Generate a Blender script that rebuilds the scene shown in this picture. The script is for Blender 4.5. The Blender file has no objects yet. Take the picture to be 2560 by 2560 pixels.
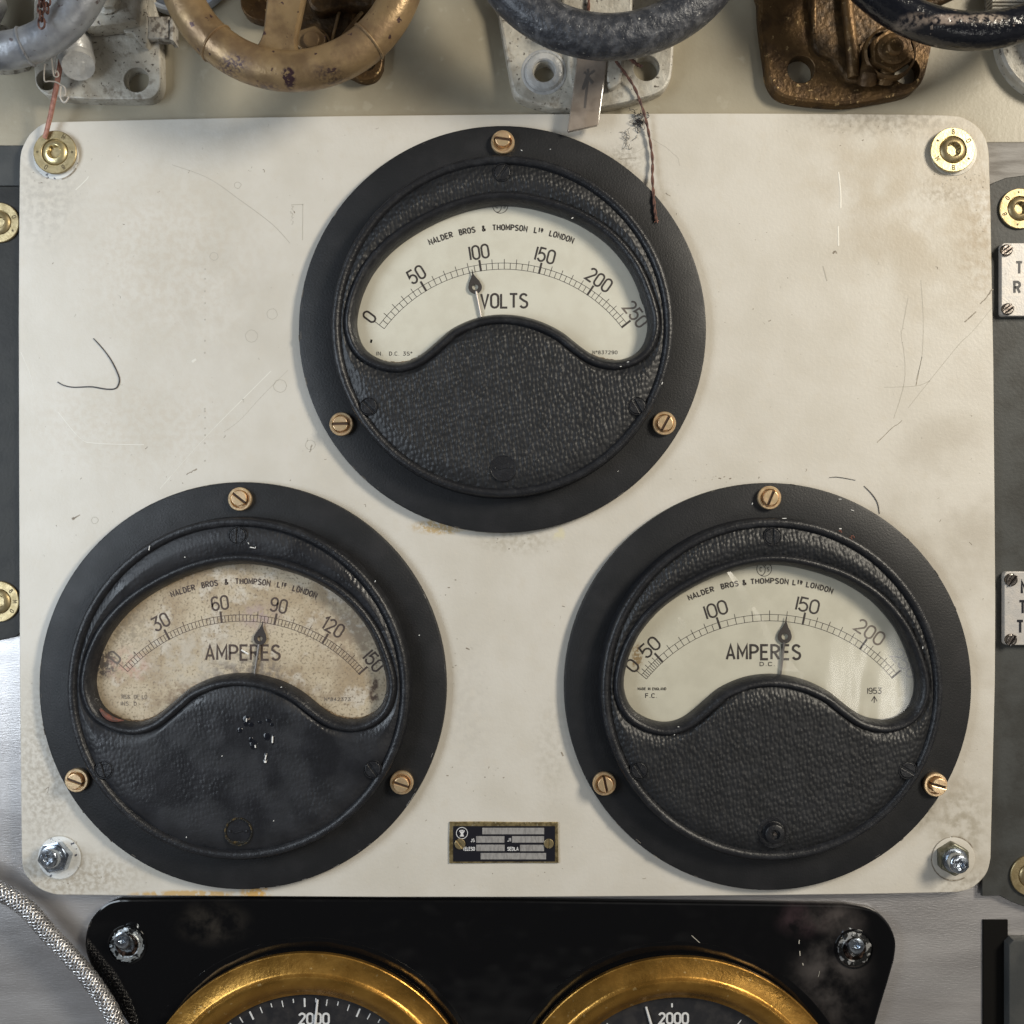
import bpy, math, random
from math import sin, cos, pi, radians, atan2, hypot
from mathutils import Vector
from mathutils.geometry import tessellate_polygon

random.seed(11)
S = bpy.context.scene
P = 0.0002            # metres per picture pixel on the face of the panel (panel about 49 cm wide)
D = 2560.0            # camera distance, same unit

# ---------------------------------------------------------------- camera
cam_d = bpy.data.cameras.new('camera'); cam = bpy.data.objects.new('camera', cam_d)
S.collection.objects.link(cam)
cam.location = (0, -D*P, 0); cam.rotation_euler = (radians(90), 0, 0)
cam_d.sensor_width = 36; cam_d.lens = 36*D/2560.0
cam_d.clip_start = 0.01; cam_d.clip_end = 50
S.camera = cam
# ---------------------------------------------------------------- world: dim interior
W_ = bpy.data.worlds.new('World'); S.world = W_; W_.use_nodes = True
wn = W_.node_tree; wn.nodes.clear()
wo = wn.nodes.new('ShaderNodeOutputWorld'); wb = wn.nodes.new('ShaderNodeBackground')
tc = wn.nodes.new('ShaderNodeTexCoord'); wr = wn.nodes.new('ShaderNodeValToRGB'); wz = wn.nodes.new('ShaderNodeTexNoise')
wz.inputs['Scale'].default_value = 1.7; wz.inputs['Detail'].default_value = 2
wr.color_ramp.elements[0].position = .42; wr.color_ramp.elements[0].color = (.12,.12,.125,1)
wr.color_ramp.elements[1].position = .62; wr.color_ramp.elements[1].color = (1,.97,.92,1)
wn.links.new(tc.outputs['Generated'], wz.inputs['Vector']); wn.links.new(wz.outputs['Fac'], wr.inputs['Fac'])
wn.links.new(wr.outputs['Color'], wb.inputs['Color']); wb.inputs['Strength'].default_value = 0.29
wn.links.new(wb.outputs[0], wo.inputs[0])

# ---------------------------------------------------------------- lamps
def W3(x, y, z): return Vector((x*P, -z*P, y*P))
def area(name, pos, target, w, h, energy, col):
    l = bpy.data.lights.new(name, 'AREA'); l.shape = 'RECTANGLE'; l.size = w*P; l.size_y = h*P
    l.energy = energy; l.color = col
    o = bpy.data.objects.new(name, l); S.collection.objects.link(o)
    o.location = W3(*pos); o.rotation_euler = (W3(*target)-W3(*pos)).to_track_quat('-Z', 'Y').to_euler()
    return o
area('window_light', (4700, 2700, 4000), (100, 200, 0), 1300, 2100, 17.2, (1.0, .915, .765))
area('cool_lamp', (-2900, 250, 2300), (-700, -100, 0), 1300, 2600, 3.3, (.80, .90, 1.0))
area('lower_reflection_light', (2200, -1150, 3300), (900, -500, 0), 420, 700, .30, (1, .97, .9))  # unseen light added for the reflection in the lower right meter's window

S.view_settings.view_transform = 'Standard'; S.view_settings.look = 'None'
S.view_settings.exposure = 0.0; S.view_settings.gamma = 1; S.view_settings.use_curve_mapping = False

# ================================================================ helpers
ORG = {}
def xy(u, v, z=0):                       # picture point -> place on the plane at height z
    k = (D-z)/D
    return ((u-1280)*k, (1280-v)*k)
def pts(lst, z=0): return [xy(u, v, z) for u, v in lst]
def tag(o, label=None, cat=None, group=None, kind=None):
    for k, val in (('label', label), ('category', cat), ('group', group), ('kind', kind)):
        if val: o[k] = val
    return o
def empty(name, org, label, cat, group=None):
    o = bpy.data.objects.new(name, None); S.collection.objects.link(o)
    o.location = W3(*org); ORG[o.name] = org; o.empty_display_size = .01
    return tag(o, label, cat, group)
def copy_tree(o, parent=None):
    c = o.copy(); S.collection.objects.link(c)
    if parent: c.parent = parent
    for ch in o.children: copy_tree(ch, c)
    return c
def circ(cx, cy, r, n=48, a0=0):
    return [(cx+r*cos(a0+2*pi*i/n), cy+r*sin(a0+2*pi*i/n)) for i in range(n)]
def arc(cx, cy, rx, ry, a0, a1, n=10):
    return [(cx+rx*cos(radians(a0+(a1-a0)*i/n)), cy+ry*sin(radians(a0+(a1-a0)*i/n))) for i in range(n+1)]
def catmull(p, closed=True, k=6):
    n = len(p); out = []
    rng = range(n) if closed else range(n-1)
    for i in rng:
        g = lambda j: p[j % n] if closed else p[max(0, min(n-1, j))]
        a, b, c, d = g(i-1), g(i), g(i+1), g(i+2)
        for s in range(k):
            t = s/k
            out.append(tuple(.5*((2*b[m])+(-a[m]+c[m])*t+(2*a[m]-5*b[m]+4*c[m]-d[m])*t*t+(-a[m]+3*b[m]-3*c[m]+d[m])*t**3) for m in range(len(b))))
    if not closed: out.append(tuple(p[-1]))
    return out
def ccw(p):
    a = sum(p[i][0]*p[(i+1) % len(p)][1]-p[(i+1) % len(p)][0]*p[i][1] for i in range(len(p)))
    return list(p) if a > 0 else list(p)[::-1]
def offset(p, d):                        # outward offset of a ccw closed outline
    n = len(p); out = []
    for i in range(n):
        a, b = p[i-1], p[(i+1) % n]
        t = (b[0]-a[0], b[1]-a[1]); L = hypot(*t) or 1
        out.append((p[i][0]+t[1]/L*d, p[i][1]-t[0]/L*d))
    return out

class MB:
    def __init__(s): s.v = []; s.f = []
    def add(s, v, f):
        b = len(s.v); s.v += v; s.f += [tuple(i+b for i in q) for q in f]
    def rings(s, rs, closed=True, cap0=False, cap1=False):   # list of equally long rings of 3d points
        n = len(rs[0]); v = [p for r in rs for p in r]; f = []
        for k in range(len(rs)-1):
            for i in range(n if closed else n-1):
                j = (i+1) % n
                f.append((k*n+i, k*n+j, (k+1)*n+j, (k+1)*n+i))
        if cap0: f.append(tuple(range(n))[::-1])
        if cap1: f.append(tuple(range((len(rs)-1)*n, len(rs)*n)))
        s.add(v, f); return s
    def lathe(s, prof, c=(0, 0), seg=64, lobes=6):           # prof: (r, z[, lobe amount]); axis points to the viewer
        rs = []
        for q in prof:
            r, z = q[0], q[1]; am = q[2] if len(q) > 2 else 0
            rs.append([(c[0]+max(r, .01)*(1+am*cos(lobes*2*pi*i/seg))*cos(2*pi*i/seg), c[1]+max(r, .01)*(1+am*cos(lobes*2*pi*i/seg))*sin(2*pi*i/seg), z) for i in range(seg)])
        return s.rings(rs, True, False, True)
    def prism(s, out, z0, z1, bev=0, holes=(), hb=0):
        out = ccw(out); n = len(out)
        rs = [[(x, y, z0) for x, y in out], [(x, y, z1-bev) for x, y in out]]
        top = out
        if bev:
            m = offset(out, -bev*.3); rs.append([(x, y, z1-bev*.3) for x, y in m])
            top = offset(out, -bev); rs.append([(x, y, z1) for x, y in top])
        s.rings(rs)
        hs = []
        for h in holes:
            h = ccw(h); ht = offset(h, hb) if hb else h
            s.rings([[(x, y, z1) for x, y in ht], [(x, y, z1-hb) for x, y in h], [(x, y, z0) for x, y in h]])
            hs.append(ht)
        loops = [[Vector((x, y, 0)) for x, y in top]]+[[Vector((x, y, 0)) for x, y in h] for h in hs]
        flat = [q for L in loops for q in L]
        tris = tessellate_polygon(loops)
        fs = []
        for t in tris:
            a, b, c = (flat[i] for i in t)
            if (b-a).cross(c-a).z < 0: t = (t[0], t[2], t[1])
            fs.append(tuple(t))
        s.add([(q.x, q.y, z1) for q in flat], fs)
        return s
    def box(s, x0, x1, y0, y1, z0, z1, bev=0):
        return s.prism([(x0, y0), (x1, y0), (x1, y1), (x0, y1)], z0, z1, bev)
    def tube(s, p, r, sides=10, closed=False, flat=1.0, cap=True):
        n = len(p); rs = []; up = None
        for i in range(n):
            a = Vector(p[i-1] if (i or closed) else p[i]); b = Vector(p[(i+1) % n] if (i < n-1 or closed) else p[i])
            t = (b-a).normalized()
            if up is None:
                up = Vector((0, 0, 1)) if abs(t.z) < .9 else Vector((1, 0, 0))
            e1 = t.cross(up); e1.normalize(); e2 = e1.cross(t); e2.normalize(); up = e2
            rr = r(i/(n-1)) if callable(r) else r
            rs.append([tuple(Vector(p[i])+e1*rr*cos(2*pi*k/sides)+e2*rr*flat*sin(2*pi*k/sides)) for k in range(sides)])
        if closed: rs.append(rs[0])
        return s.rings(rs, True, cap and not closed, cap and not closed)
    def stroke(s, p, hw, z, h=.5, closed=False):             # flat printed line
        n = len(p)
        if n < 2: return s
        rs = []
        for i in range(n):
            a = p[i-1] if (i or closed) else p[i]; b = p[(i+1) % n] if (i < n-1 or closed) else p[i]
            q = p[i]
            d1 = (q[0]-a[0], q[1]-a[1]); d2 = (b[0]-q[0], b[1]-q[1])
            l1, l2 = hypot(*d1), hypot(*d2)
            if l1 < 1e-6: d1, l1 = d2, l2
            if l2 < 1e-6: d2, l2 = d1, l1
            n1 = (-d1[1]/l1, d1[0]/l1); n2 = (-d2[1]/l2, d2[0]/l2)
            m = (n1[0]+n2[0], n1[1]+n2[1]); L = hypot(*m) or 1; m = (m[0]/L, m[1]/L)
            k = hw/max(.45, m[0]*n1[0]+m[1]*n1[1])
            rs.append([(q[0]+m[0]*k, q[1]+m[1]*k, z), (q[0]+m[0]*k*.9, q[1]+m[1]*k*.9, z+h), (q[0]-m[0]*k*.9, q[1]-m[1]*k*.9, z+h), (q[0]-m[0]*k, q[1]-m[1]*k, z)])
        if closed: rs.append(rs[0])
        return s.rings(rs, False)
    def build(s, name, mat, parent=None, org=None, sharp=35, sm=True):
        po = ORG[parent.name] if parent else (0, 0, 0)
        if org is None: org = po if parent else (0, 0, 0)
        me = bpy.data.meshes.new(name)
        me.from_pydata([W3(v[0]-org[0], v[1]-org[1], v[2]-org[2]) for v in s.v], [], s.f)
        me.validate(); me.update()
        me.materials.append(mat)
        if sm:
            me.polygons.foreach_set('use_smooth', [True]*len(me.polygons))
            me.set_sharp_from_angle(angle=radians(sharp))
        o = bpy.data.objects.new(name, me); S.collection.objects.link(o)
        if parent: o.parent = parent
        o.location = W3(org[0]-po[0], org[1]-po[1], org[2]-po[2])
        ORG[o.name] = org
        return o

# ---------------------------------------------------------------- materials
def mk(name, c, rough=.5, metal=0.0, c2=None, ns=40, nlo=.4, nhi=.65, c3=None, ss=12, slo=.62, shi=.7, bump=0, bs=20, stretch=(1,1,1), coat=0, blobs=(), rvar=0, spec=.5, detail=5, bdetail=4, c4=None, s4=90, lo4=.5, hi4=.6, bo=(0, 0)):
    m = bpy.data.materials.new(name); m.use_nodes = True
    t = m.node_tree; N = t.nodes; L = t.links; b = N['Principled BSDF']
    b.inputs['Roughness'].default_value = rough; b.inputs['Metallic'].default_value = metal
    b.inputs['Coat Weight'].default_value = coat; b.inputs['Coat Roughness'].default_value = .12
    b.inputs['Specular IOR Level'].default_value = spec
    tcn = N.new('ShaderNodeTexCoord'); mp = N.new('ShaderNodeMapping'); mp.inputs['Scale'].default_value = stretch
    L.new(tcn.outputs['Object'], mp.inputs['Vector']); vec = mp.outputs['Vector']
    rgb = N.new('ShaderNodeRGB'); rgb.outputs[0].default_value = (*c, 1); cur = rgb.outputs[0]
    def noise(size, det=detail, v=vec, rg=.55):
        n = N.new('ShaderNodeTexNoise'); n.inputs['Scale'].default_value = 1/(size*P); n.inputs['Detail'].default_value = det
        n.inputs['Roughness'].default_value = rg
        L.new(v, n.inputs['Vector']); return n.outputs['Fac']
    def ramp(src, lo, hi, a=0, bb=1):
        r = N.new('ShaderNodeMapRange'); r.interpolation_type = 'SMOOTHSTEP'
        r.inputs['From Min'].default_value = lo; r.inputs['From Max'].default_value = hi
        r.inputs['To Min'].default_value = a; r.inputs['To Max'].default_value = bb
        L.new(src, r.inputs['Value']); return r.outputs['Result']
    def mix(f, a, col):
        x = N.new('ShaderNodeMix'); x.data_type = 'RGBA'; L.new(f, x.inputs['Factor']); L.new(a, x.inputs[6])
        x.inputs[7].default_value = (*col, 1); return x.outputs[2]
    if c2: f2 = ramp(noise(ns), nlo, nhi); cur = mix(f2, cur, c2)
    if c4: cur = mix(ramp(noise(s4, 6), lo4, hi4), cur, c4)
    if c3: cur = mix(ramp(noise(ss, 3), slo, shi), cur, c3)
    for (u, v, ru, rv, st, col, ng) in blobs:
        x, y = (u-1280-bo[0])*P, (1280-v-bo[1])*P
        m2 = N.new('ShaderNodeMapping'); m2.vector_type = 'POINT'
        m2.inputs['Scale'].default_value = (1/(ru*P), 0, 1/(rv*P)); m2.inputs['Location'].default_value = (-x/(ru*P), 0, -y/(rv*P))
        L.new(tcn.outputs['Object'], m2.inputs['Vector'])
        ln = N.new('ShaderNodeVectorMath'); ln.operation = 'LENGTH'; L.new(m2.outputs[0], ln.inputs[0])
        f = ramp(ln.outputs['Value'], 0.15, 1, 1, 0)
        nn = ramp(noise(ng, 5), .36, .66, 0, st*1.5)
        mu = N.new('ShaderNodeMath'); mu.operation = 'MULTIPLY'; mu.use_clamp = True; L.new(f, mu.inputs[0]); L.new(nn, mu.inputs[1])
        cur = mix(mu.outputs[0], cur, col)
    L.new(cur, b.inputs['Base Color'])
    if rvar:
        L.new(ramp(noise(ns*1.3), .35, .65, max(.02, rough-rvar), min(1, rough+rvar)), b.inputs['Roughness'])
    if bump:
        bn = N.new('ShaderNodeBump'); bn.inputs['Strength'].default_value = 1; bn.inputs['Distance'].default_value = bump*P
        L.new(noise(bs, bdetail), bn.inputs['Height']); L.new(bn.outputs[0], b.inputs['Normal'])
    return m
def pebble(name, c, strength, cell=11, rough=.47, patch=0):
    m = mk(name, c, rough, spec=.5, c2=tuple(x*1.5 for x in c), ns=60)
    t = m.node_tree; N = t.nodes; L = t.links; b = N['Principled BSDF']
    tcn = N.new('ShaderNodeTexCoord'); mp = N.new('ShaderNodeMapping')
    nz = N.new('ShaderNodeTexNoise'); nz.inputs['Scale'].default_value = 1/(34*P)
    add = N.new('ShaderNodeMix'); add.data_type = 'VECTOR'; add.inputs['Factor'].default_value = .0010
    L.new(tcn.outputs['Object'], nz.inputs['Vector']); L.new(tcn.outputs['Object'], add.inputs[4]); L.new(nz.outputs['Color'], add.inputs[5])
    mp.inputs['Scale'].default_value = (1, 1, .68); mp.inputs['Rotation'].default_value = (0, .18, 0)
    L.new(add.outputs[1], mp.inputs['Vector'])
    vo = N.new('ShaderNodeTexVoronoi'); vo.feature = 'SMOOTH_F1'; vo.voronoi_dimensions = '3D'; vo.inputs['Scale'].default_value = 1/(cell*P)
    vo.inputs['Smoothness'].default_value = .5; vo.inputs['Randomness'].default_value = .62
    L.new(mp.outputs[0], vo.inputs['Vector'])
    inv = N.new('ShaderNodeMath'); inv.operation = 'MULTIPLY_ADD'; inv.inputs[1].default_value = -1; inv.inputs[2].default_value = 1
    L.new(vo.outputs['Distance'], inv.inputs[0]); h = inv.outputs[0]
    if patch:
        pn = N.new('ShaderNodeTexNoise'); pn.inputs['Scale'].default_value = 1/(150*P); pn.inputs['Detail'].default_value = 3
        L.new(tcn.outputs['Object'], pn.inputs['Vector'])
        mr = N.new('ShaderNodeMapRange'); mr.inputs['From Min'].default_value = .40; mr.inputs['From Max'].default_value = .60
        mr.inputs['To Min'].default_value = .12; mr.inputs['To Max'].default_value = 1
        L.new(pn.outputs['Fac'], mr.inputs['Value'])
        mu = N.new('ShaderNodeMath'); mu.operation = 'MULTIPLY'; L.new(h, mu.inputs[0]); L.new(mr.outputs[0], mu.inputs[1]); h = mu.outputs[0]
    bn = N.new('ShaderNodeBump'); bn.inputs['Strength'].default_value = 1; bn.inputs['Distance'].default_value = strength*P
    L.new(h, bn.inputs['Height'])
    fn = N.new('ShaderNodeTexNoise'); fn.inputs['Scale'].default_value = 1/(5*P); fn.inputs['Detail'].default_value = 3; L.new(tcn.outputs['Object'], fn.inputs['Vector'])
    if patch:
        rn = N.new('ShaderNodeTexNoise'); rn.inputs['Scale'].default_value = 1/(110*P); rn.inputs['Detail'].default_value = 6; L.new(tcn.outputs['Object'], rn.inputs['Vector'])
        rm = N.new('ShaderNodeMapRange'); rm.inputs['From Min'].default_value = .42; rm.inputs['From Max'].default_value = .56; rm.inputs['To Min'].default_value = .31; rm.inputs['To Max'].default_value = .52
        L.new(rn.outputs['Fac'], rm.inputs['Value']); L.new(rm.outputs[0], b.inputs['Roughness'])
    b2 = N.new('ShaderNodeBump'); b2.inputs['Strength'].default_value = .5; b2.inputs['Distance'].default_value = .8*P
    L.new(fn.outputs['Fac'], b2.inputs['Height']); L.new(bn.outputs[0], b2.inputs['Normal']); L.new(b2.outputs[0], b.inputs['Normal'])
    return m

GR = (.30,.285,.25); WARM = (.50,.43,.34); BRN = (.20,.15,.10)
M = {}
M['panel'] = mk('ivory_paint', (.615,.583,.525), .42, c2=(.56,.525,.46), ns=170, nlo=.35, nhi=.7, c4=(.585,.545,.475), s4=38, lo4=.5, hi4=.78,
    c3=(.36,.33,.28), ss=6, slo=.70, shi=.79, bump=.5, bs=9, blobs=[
    (2380,1500,330,900,.55,(.45,.41,.345),160),(2340,500,420,500,.5,(.44,.385,.30),120),  # broad right-side blobs paint in the dimmer light on that side
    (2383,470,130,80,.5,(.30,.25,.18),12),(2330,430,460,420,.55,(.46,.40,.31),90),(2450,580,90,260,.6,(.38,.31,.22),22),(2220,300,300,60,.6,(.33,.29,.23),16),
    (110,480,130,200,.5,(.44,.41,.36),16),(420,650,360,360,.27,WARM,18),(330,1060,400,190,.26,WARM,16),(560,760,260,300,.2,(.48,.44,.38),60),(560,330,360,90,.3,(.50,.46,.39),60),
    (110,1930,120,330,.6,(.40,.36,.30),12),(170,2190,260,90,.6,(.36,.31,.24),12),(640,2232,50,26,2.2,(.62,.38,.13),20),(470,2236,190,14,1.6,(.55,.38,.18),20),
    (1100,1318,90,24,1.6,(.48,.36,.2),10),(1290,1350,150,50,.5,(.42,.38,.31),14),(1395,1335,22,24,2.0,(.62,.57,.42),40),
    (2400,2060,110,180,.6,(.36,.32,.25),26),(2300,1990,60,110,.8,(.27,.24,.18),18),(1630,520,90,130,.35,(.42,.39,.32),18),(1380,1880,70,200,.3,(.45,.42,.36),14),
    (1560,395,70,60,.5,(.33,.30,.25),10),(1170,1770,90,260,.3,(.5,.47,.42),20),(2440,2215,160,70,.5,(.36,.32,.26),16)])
M['panel_spacer'] = mk('chipped_white_paint', (.66,.66,.64), .5, c3=(.08,.085,.11), ss=13, slo=.6, shi=.66, bump=1.5, bs=8)
M['wall'] = mk('olive_beige_paint', (.335,.30,.225), .38, c2=(.30,.265,.195), ns=160, c3=(.36,.325,.25), ss=50, slo=.60, shi=.70, bump=.4, bs=10)
M['steel'] = mk('brushed_steel_sheet', (.52,.50,.495), .40, .7, c2=(.42,.40,.395), ns=150, stretch=(.35,1,1.6), bump=.5, bs=6, rvar=.06)
M['steel_dark'] = mk('dull_grey_metal', (.045,.048,.049), .55, 0, spec=.3, c2=(.062,.064,.063), ns=90, bump=.5, bs=9)
M['dark_plate'] = mk('dark_grey_paint', (.019,.019,.017), .5, spec=.3, c2=(.012,.012,.011), ns=70, bump=.6, bs=9)
M['grey_plate'] = mk('grey_paint', (.055,.057,.055), .5, spec=.3, c2=(.038,.038,.035), ns=80, bump=.6, bs=9, blobs=[(2540,500,140,110,.9,(.045,.042,.038),14)], bo=xy(2455, 2240))
M['flange'] = mk('satin_black', (.012,.0125,.014), .5, spec=.35, c2=(.018,.018,.020), ns=60, nlo=.4, nhi=.75, c3=(.2,.2,.2), ss=5, slo=.79, shi=.83, bump=.7, bs=5, rvar=.03)
M['bez'] = mk('worn_black', (.012,.0125,.015), .36, spec=.4, c2=(.028,.029,.033), ns=26, nlo=.45, nhi=.8, bump=1.6, bs=7, c3=(.3,.3,.31), ss=4, slo=.79, shi=.83)
M['peb'] = pebble('pebbled_black', (.010,.0105,.012), 2.8, cell=9.4, patch=0)
M['peb_right'] = pebble('pebbled_black_fine', (.010,.0105,.012), 2.8, cell=9.0)
M['peb_left'] = pebble('worn_pebbled_black', (.012,.0125,.015), 1.6, cell=8.6, rough=.45, patch=1)
M['gloss'] = mk('black_lacquer', (.004,.004,.0045), .08, spec=.4, bump=5, bs=150, bdetail=2, bo=xy(1230, 2400), blobs=[(2075,2440,130,240,.6,(.075,.067,.064),110),(2010,2300,90,60,.6,(.05,.032,.036),60),(530,2310,120,70,.8,(.030,.026,.022),60),(2090,2300,100,50,.7,(.07,.06,.057),70)])  # blobs paint soft reflections into the lacquer colour
M['hole_washer'] = mk('chipped_washer', (.34,.36,.37), .35, .6, c3=(.012,.012,.012), ss=14, slo=.52, shi=.56, bump=2, bs=8)
M['hole_washer_dark'] = mk('dark_chipped_washer', (.012,.012,.012), .3, .2, c3=(.30,.30,.30), ss=18, slo=.52, shi=.56, bump=2, bs=8)
M['recess'] = mk('oily_recess', (.02,.014,.012), .15, .8, c2=(.25,.16,.12), ns=22, nlo=.5, nhi=.62)
M['ink'] = mk('dark_ink', (.035,.028,.025), .6)
M['ink_faded'] = mk('faded_ink', (.15,.125,.105), .6)
M['ink_pale'] = mk('worn_ink', (.42,.40,.37), .6)
M['ink_left'] = mk('brown_ink', (.075,.052,.042), .6)
M['dial'] = mk('ivory_dial', (.65,.63,.54), .5, c2=(.61,.585,.495), ns=60, c3=(.42,.40,.32), ss=6, slo=.74, shi=.80)
M['dial_right'] = mk('yellowed_dial', (.555,.53,.435), .5, c2=(.51,.485,.395), ns=70, c3=(.33,.30,.22), ss=6, slo=.76, shi=.80, blobs=[(1590,1640,18,45,1.6,(.3,.22,.12),7),(2240,1750,70,120,.6,(.62,.6,.52),20)], bo=xy(1920, 1717, 20))
M['dial_left'] = mk('stained_dial', (.56,.475,.345), .55, c2=(.38,.29,.185), ns=85, nlo=.40, nhi=.66, c3=(.23,.18,.125), ss=6, slo=.50, shi=.70, c4=(.60,.54,.45), s4=45, lo4=.52, hi4=.68, detail=8,
    blobs=[(265,1655,50,45,2.2,(.12,.10,.085),7),(620,1680,150,60,1.1,(.22,.18,.14),14),(330,1660,70,60,.7,(.5,.3,.23),16),(938,1722,16,62,1.3,(.10,.065,.045),20),(320,1560,90,90,.8,(.34,.28,.20),12),(880,1600,100,140,.8,(.33,.26,.18),14),(610,1740,330,60,1.2,(.27,.20,.13),16),(860,1560,120,120,.5,(.36,.28,.20),14),(500,1640,200,120,.5,(.55,.5,.42),30),(655,1540,70,50,.6,(.42,.32,.31),16),(560,1735,90,60,.8,(.2,.15,.11),14),(480,1730,60,40,.7,(.3,.22,.15),12)], bo=xy(606.5, 1715, 20))
M['brass'] = mk('brass', (.72,.50,.24), .27, 1, c2=(.60,.40,.18), ns=14, bump=.5, bs=5, rvar=.06)
M['brass_w'] = mk('brass_washer', (.72,.62,.36), .34, .85, c2=(.64,.53,.28), ns=18, bump=.3, bs=6, rvar=.06)
M['brass_dull'] = mk('aged_brass_washer', (.40,.32,.18), .42, .8, c2=(.32,.25,.13), ns=18, bump=.4, bs=6, rvar=.06)
M['brass_frame'] = mk('tarnished_brass', (.42,.33,.17), .42, .8, c2=(.20,.15,.07), ns=14, c3=(.55,.48,.32), ss=10, slo=.6, shi=.7, bump=1, bs=6)
M['copper'] = mk('coppery_brass', (.80,.60,.36), .36, .75, c2=(.70,.48,.29), ns=14, bump=.25, bs=5, rvar=.05)
M['groove'] = mk('dark_slot', (.05,.025,.012), .6)
M['blackhole'] = mk('black_cavity', (.006,.0055,.005), .8, spec=.1)
M['zinc'] = mk('zinc_plated_steel', (.52,.57,.63), .24, 1, c2=(.42,.46,.52), ns=14, bump=.4, bs=5, rvar=.07)
M['zinc_dark'] = mk('olive_steel', (.14,.14,.10), .4, .8, c2=(.22,.21,.17), ns=12)
M['steel_screw'] = mk('dark_steel_screw', (.20,.18,.165), .3, 1, c2=(.12,.10,.09), ns=10, bump=.5, bs=4)
M['plate_al'] = mk('engraved_aluminium', (.44,.425,.41), .5, .3, c2=(.50,.47,.44), ns=26, c3=(.3,.28,.26), ss=9, slo=.68, shi=.75, bump=.5, bs=5)
M['foil'] = mk('silver_foil', (.62,.60,.58), .34, .6, c2=(.46,.44,.43), ns=9, stretch=(1.4,1,.5), bump=.8, bs=8)
M['lacq'] = mk('black_enamel', (.012,.012,.017), .3)
M['white_ink'] = mk('white_print', (.72,.72,.72), .5)
M['wheel_silver'] = mk('silver_painted_wheel', (.33,.345,.37), .36, .6, c2=(.24,.25,.275), ns=50, nlo=.35, nhi=.65, c3=(.13,.11,.115), ss=22, slo=.64, shi=.72, bump=1.5, bs=22, rvar=.08)
M['wheel_brass'] = mk('old_bronze_wheel', (.30,.205,.105), .42, .5, c2=(.20,.13,.07), ns=60, c3=(.065,.035,.035), ss=24, slo=.665, shi=.69, bump=1.2, bs=14, rvar=.1, bo=xy(729, -112, 180), blobs=[(768,283,20,22,3,(.05,.025,.03),9),(700,300,60,14,.9,(.08,.05,.045),9),(640,255,60,30,.8,(.07,.045,.05),8),(860,275,60,24,.7,(.09,.06,.045),8)])
M['wheel_grey'] = mk('worn_dark_grey_wheel', (.035,.038,.047), .42, .2, c2=(.11,.113,.125), ns=22, nlo=.42, nhi=.70, c3=(.5,.49,.47), ss=9, slo=.68, shi=.73, bump=5, bs=14, coat=.15)
M['wheel_black'] = mk('glossy_black_wheel', (.007,.008,.012), .16, spec=.5, bump=3, bs=20, c3=(.16,.13,.11), ss=20, slo=.68, shi=.70, bo=xy(2434, -296, 170), blobs=[(2205,150,50,20,1.3,(.16,.13,.11),12),(2290,150,70,16,1.6,(.26,.21,.18),12),(2370,148,60,16,1.6,(.30,.25,.21),12),(2130,190,30,40,1.0,(.10,.085,.07),9)])
M['bronze_flange'] = mk('bronze_casting', (.135,.078,.031), .44, .6, c2=(.07,.04,.018), ns=50, c3=(.50,.35,.17), ss=12, slo=.63, shi=.72, bump=3, bs=12)
M['bronze_dark'] = mk('dark_bronze', (.045,.027,.012), .45, .5, c2=(.11,.065,.028), ns=30, bump=4, bs=14)
M['white_cast'] = mk('painted_white_casting', (.48,.455,.395), .42, c2=(.37,.34,.285), ns=45, c4=(.22,.19,.15), s4=26, lo4=.54, hi4=.74, c3=(.09,.075,.06), ss=11, slo=.63, shi=.69, bump=3.5, bs=16)
M['white_cast2'] = mk('silvery_painted_pipe', (.52,.52,.51), .34, .2, c2=(.40,.40,.395), ns=30, c3=(.14,.13,.12), ss=12, slo=.70, shi=.75, bump=3, bs=16)
M['grimy_cast'] = mk('grimy_white_casting', (.40,.375,.33), .5, c2=(.14,.12,.10), ns=16, nlo=.45, nhi=.62, bump=4, bs=10)
M['blue_plastic'] = mk('pale_blue_paint', (.40,.45,.53), .35, c2=(.33,.37,.44), ns=40)
M['string'] = mk('red_brown_thread', (.15,.07,.05), .7, c2=(.08,.04,.03), ns=8)
M['strip'] = mk('copper_strip', (.36,.165,.115), .5, .3, c2=(.22,.09,.06), ns=12, bump=1, bs=8)
M['wire'] = mk('light_wire', (.60,.55,.49), .4, .5)
M['rusty'] = mk('rusty_chain', (.075,.04,.035), .5, .5, c2=(.14,.06,.04), ns=8)
M['hair'] = mk('dark_hair', (.03,.026,.028), .4)
M['mark'] = mk('dark_scuff', (.20,.165,.125), .6, c2=(.36,.32,.26), ns=9)
M['mark2'] = mk('faint_scuff_and_glint', (.45,.42,.36), .6)
M['scratch'] = mk('pale_scratch', (.70,.675,.61), .45)
M['fleck_glint'] = mk('white_fleck_and_glint', (.78,.78,.76), .35)
M['rust'] = mk('red_rust', (.17,.055,.035), .7, c2=(.08,.045,.035), ns=6, bump=2, bs=5)
M['gauge_brass'] = mk('golden_bezel', (.42,.225,.05), .34, .85, c2=(.33,.17,.035), ns=60, c3=(.60,.40,.16), ss=16, slo=.66, shi=.72, bump=.8, bs=10, rvar=.08)
M['housing'] = mk('dull_black_housing', (.010,.010,.011), .5, spec=.3)
M['rail'] = mk('scuffed_rail_metal', (.22,.21,.20), .6, .2, c2=(.13,.12,.11), ns=40, stretch=(.3,1,2), bump=1, bs=10)
M['grime'] = mk('brown_grime', (.07,.045,.025), .8, c2=(.20,.14,.08), ns=7, bump=2, bs=5)
M['gauge_dial'] = mk('black_gauge_face', (.018,.018,.021), .35, c2=(.035,.033,.034), ns=30)
M['braid_core'] = mk('braid_core', (.06,.055,.055), .5, .5)
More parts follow.
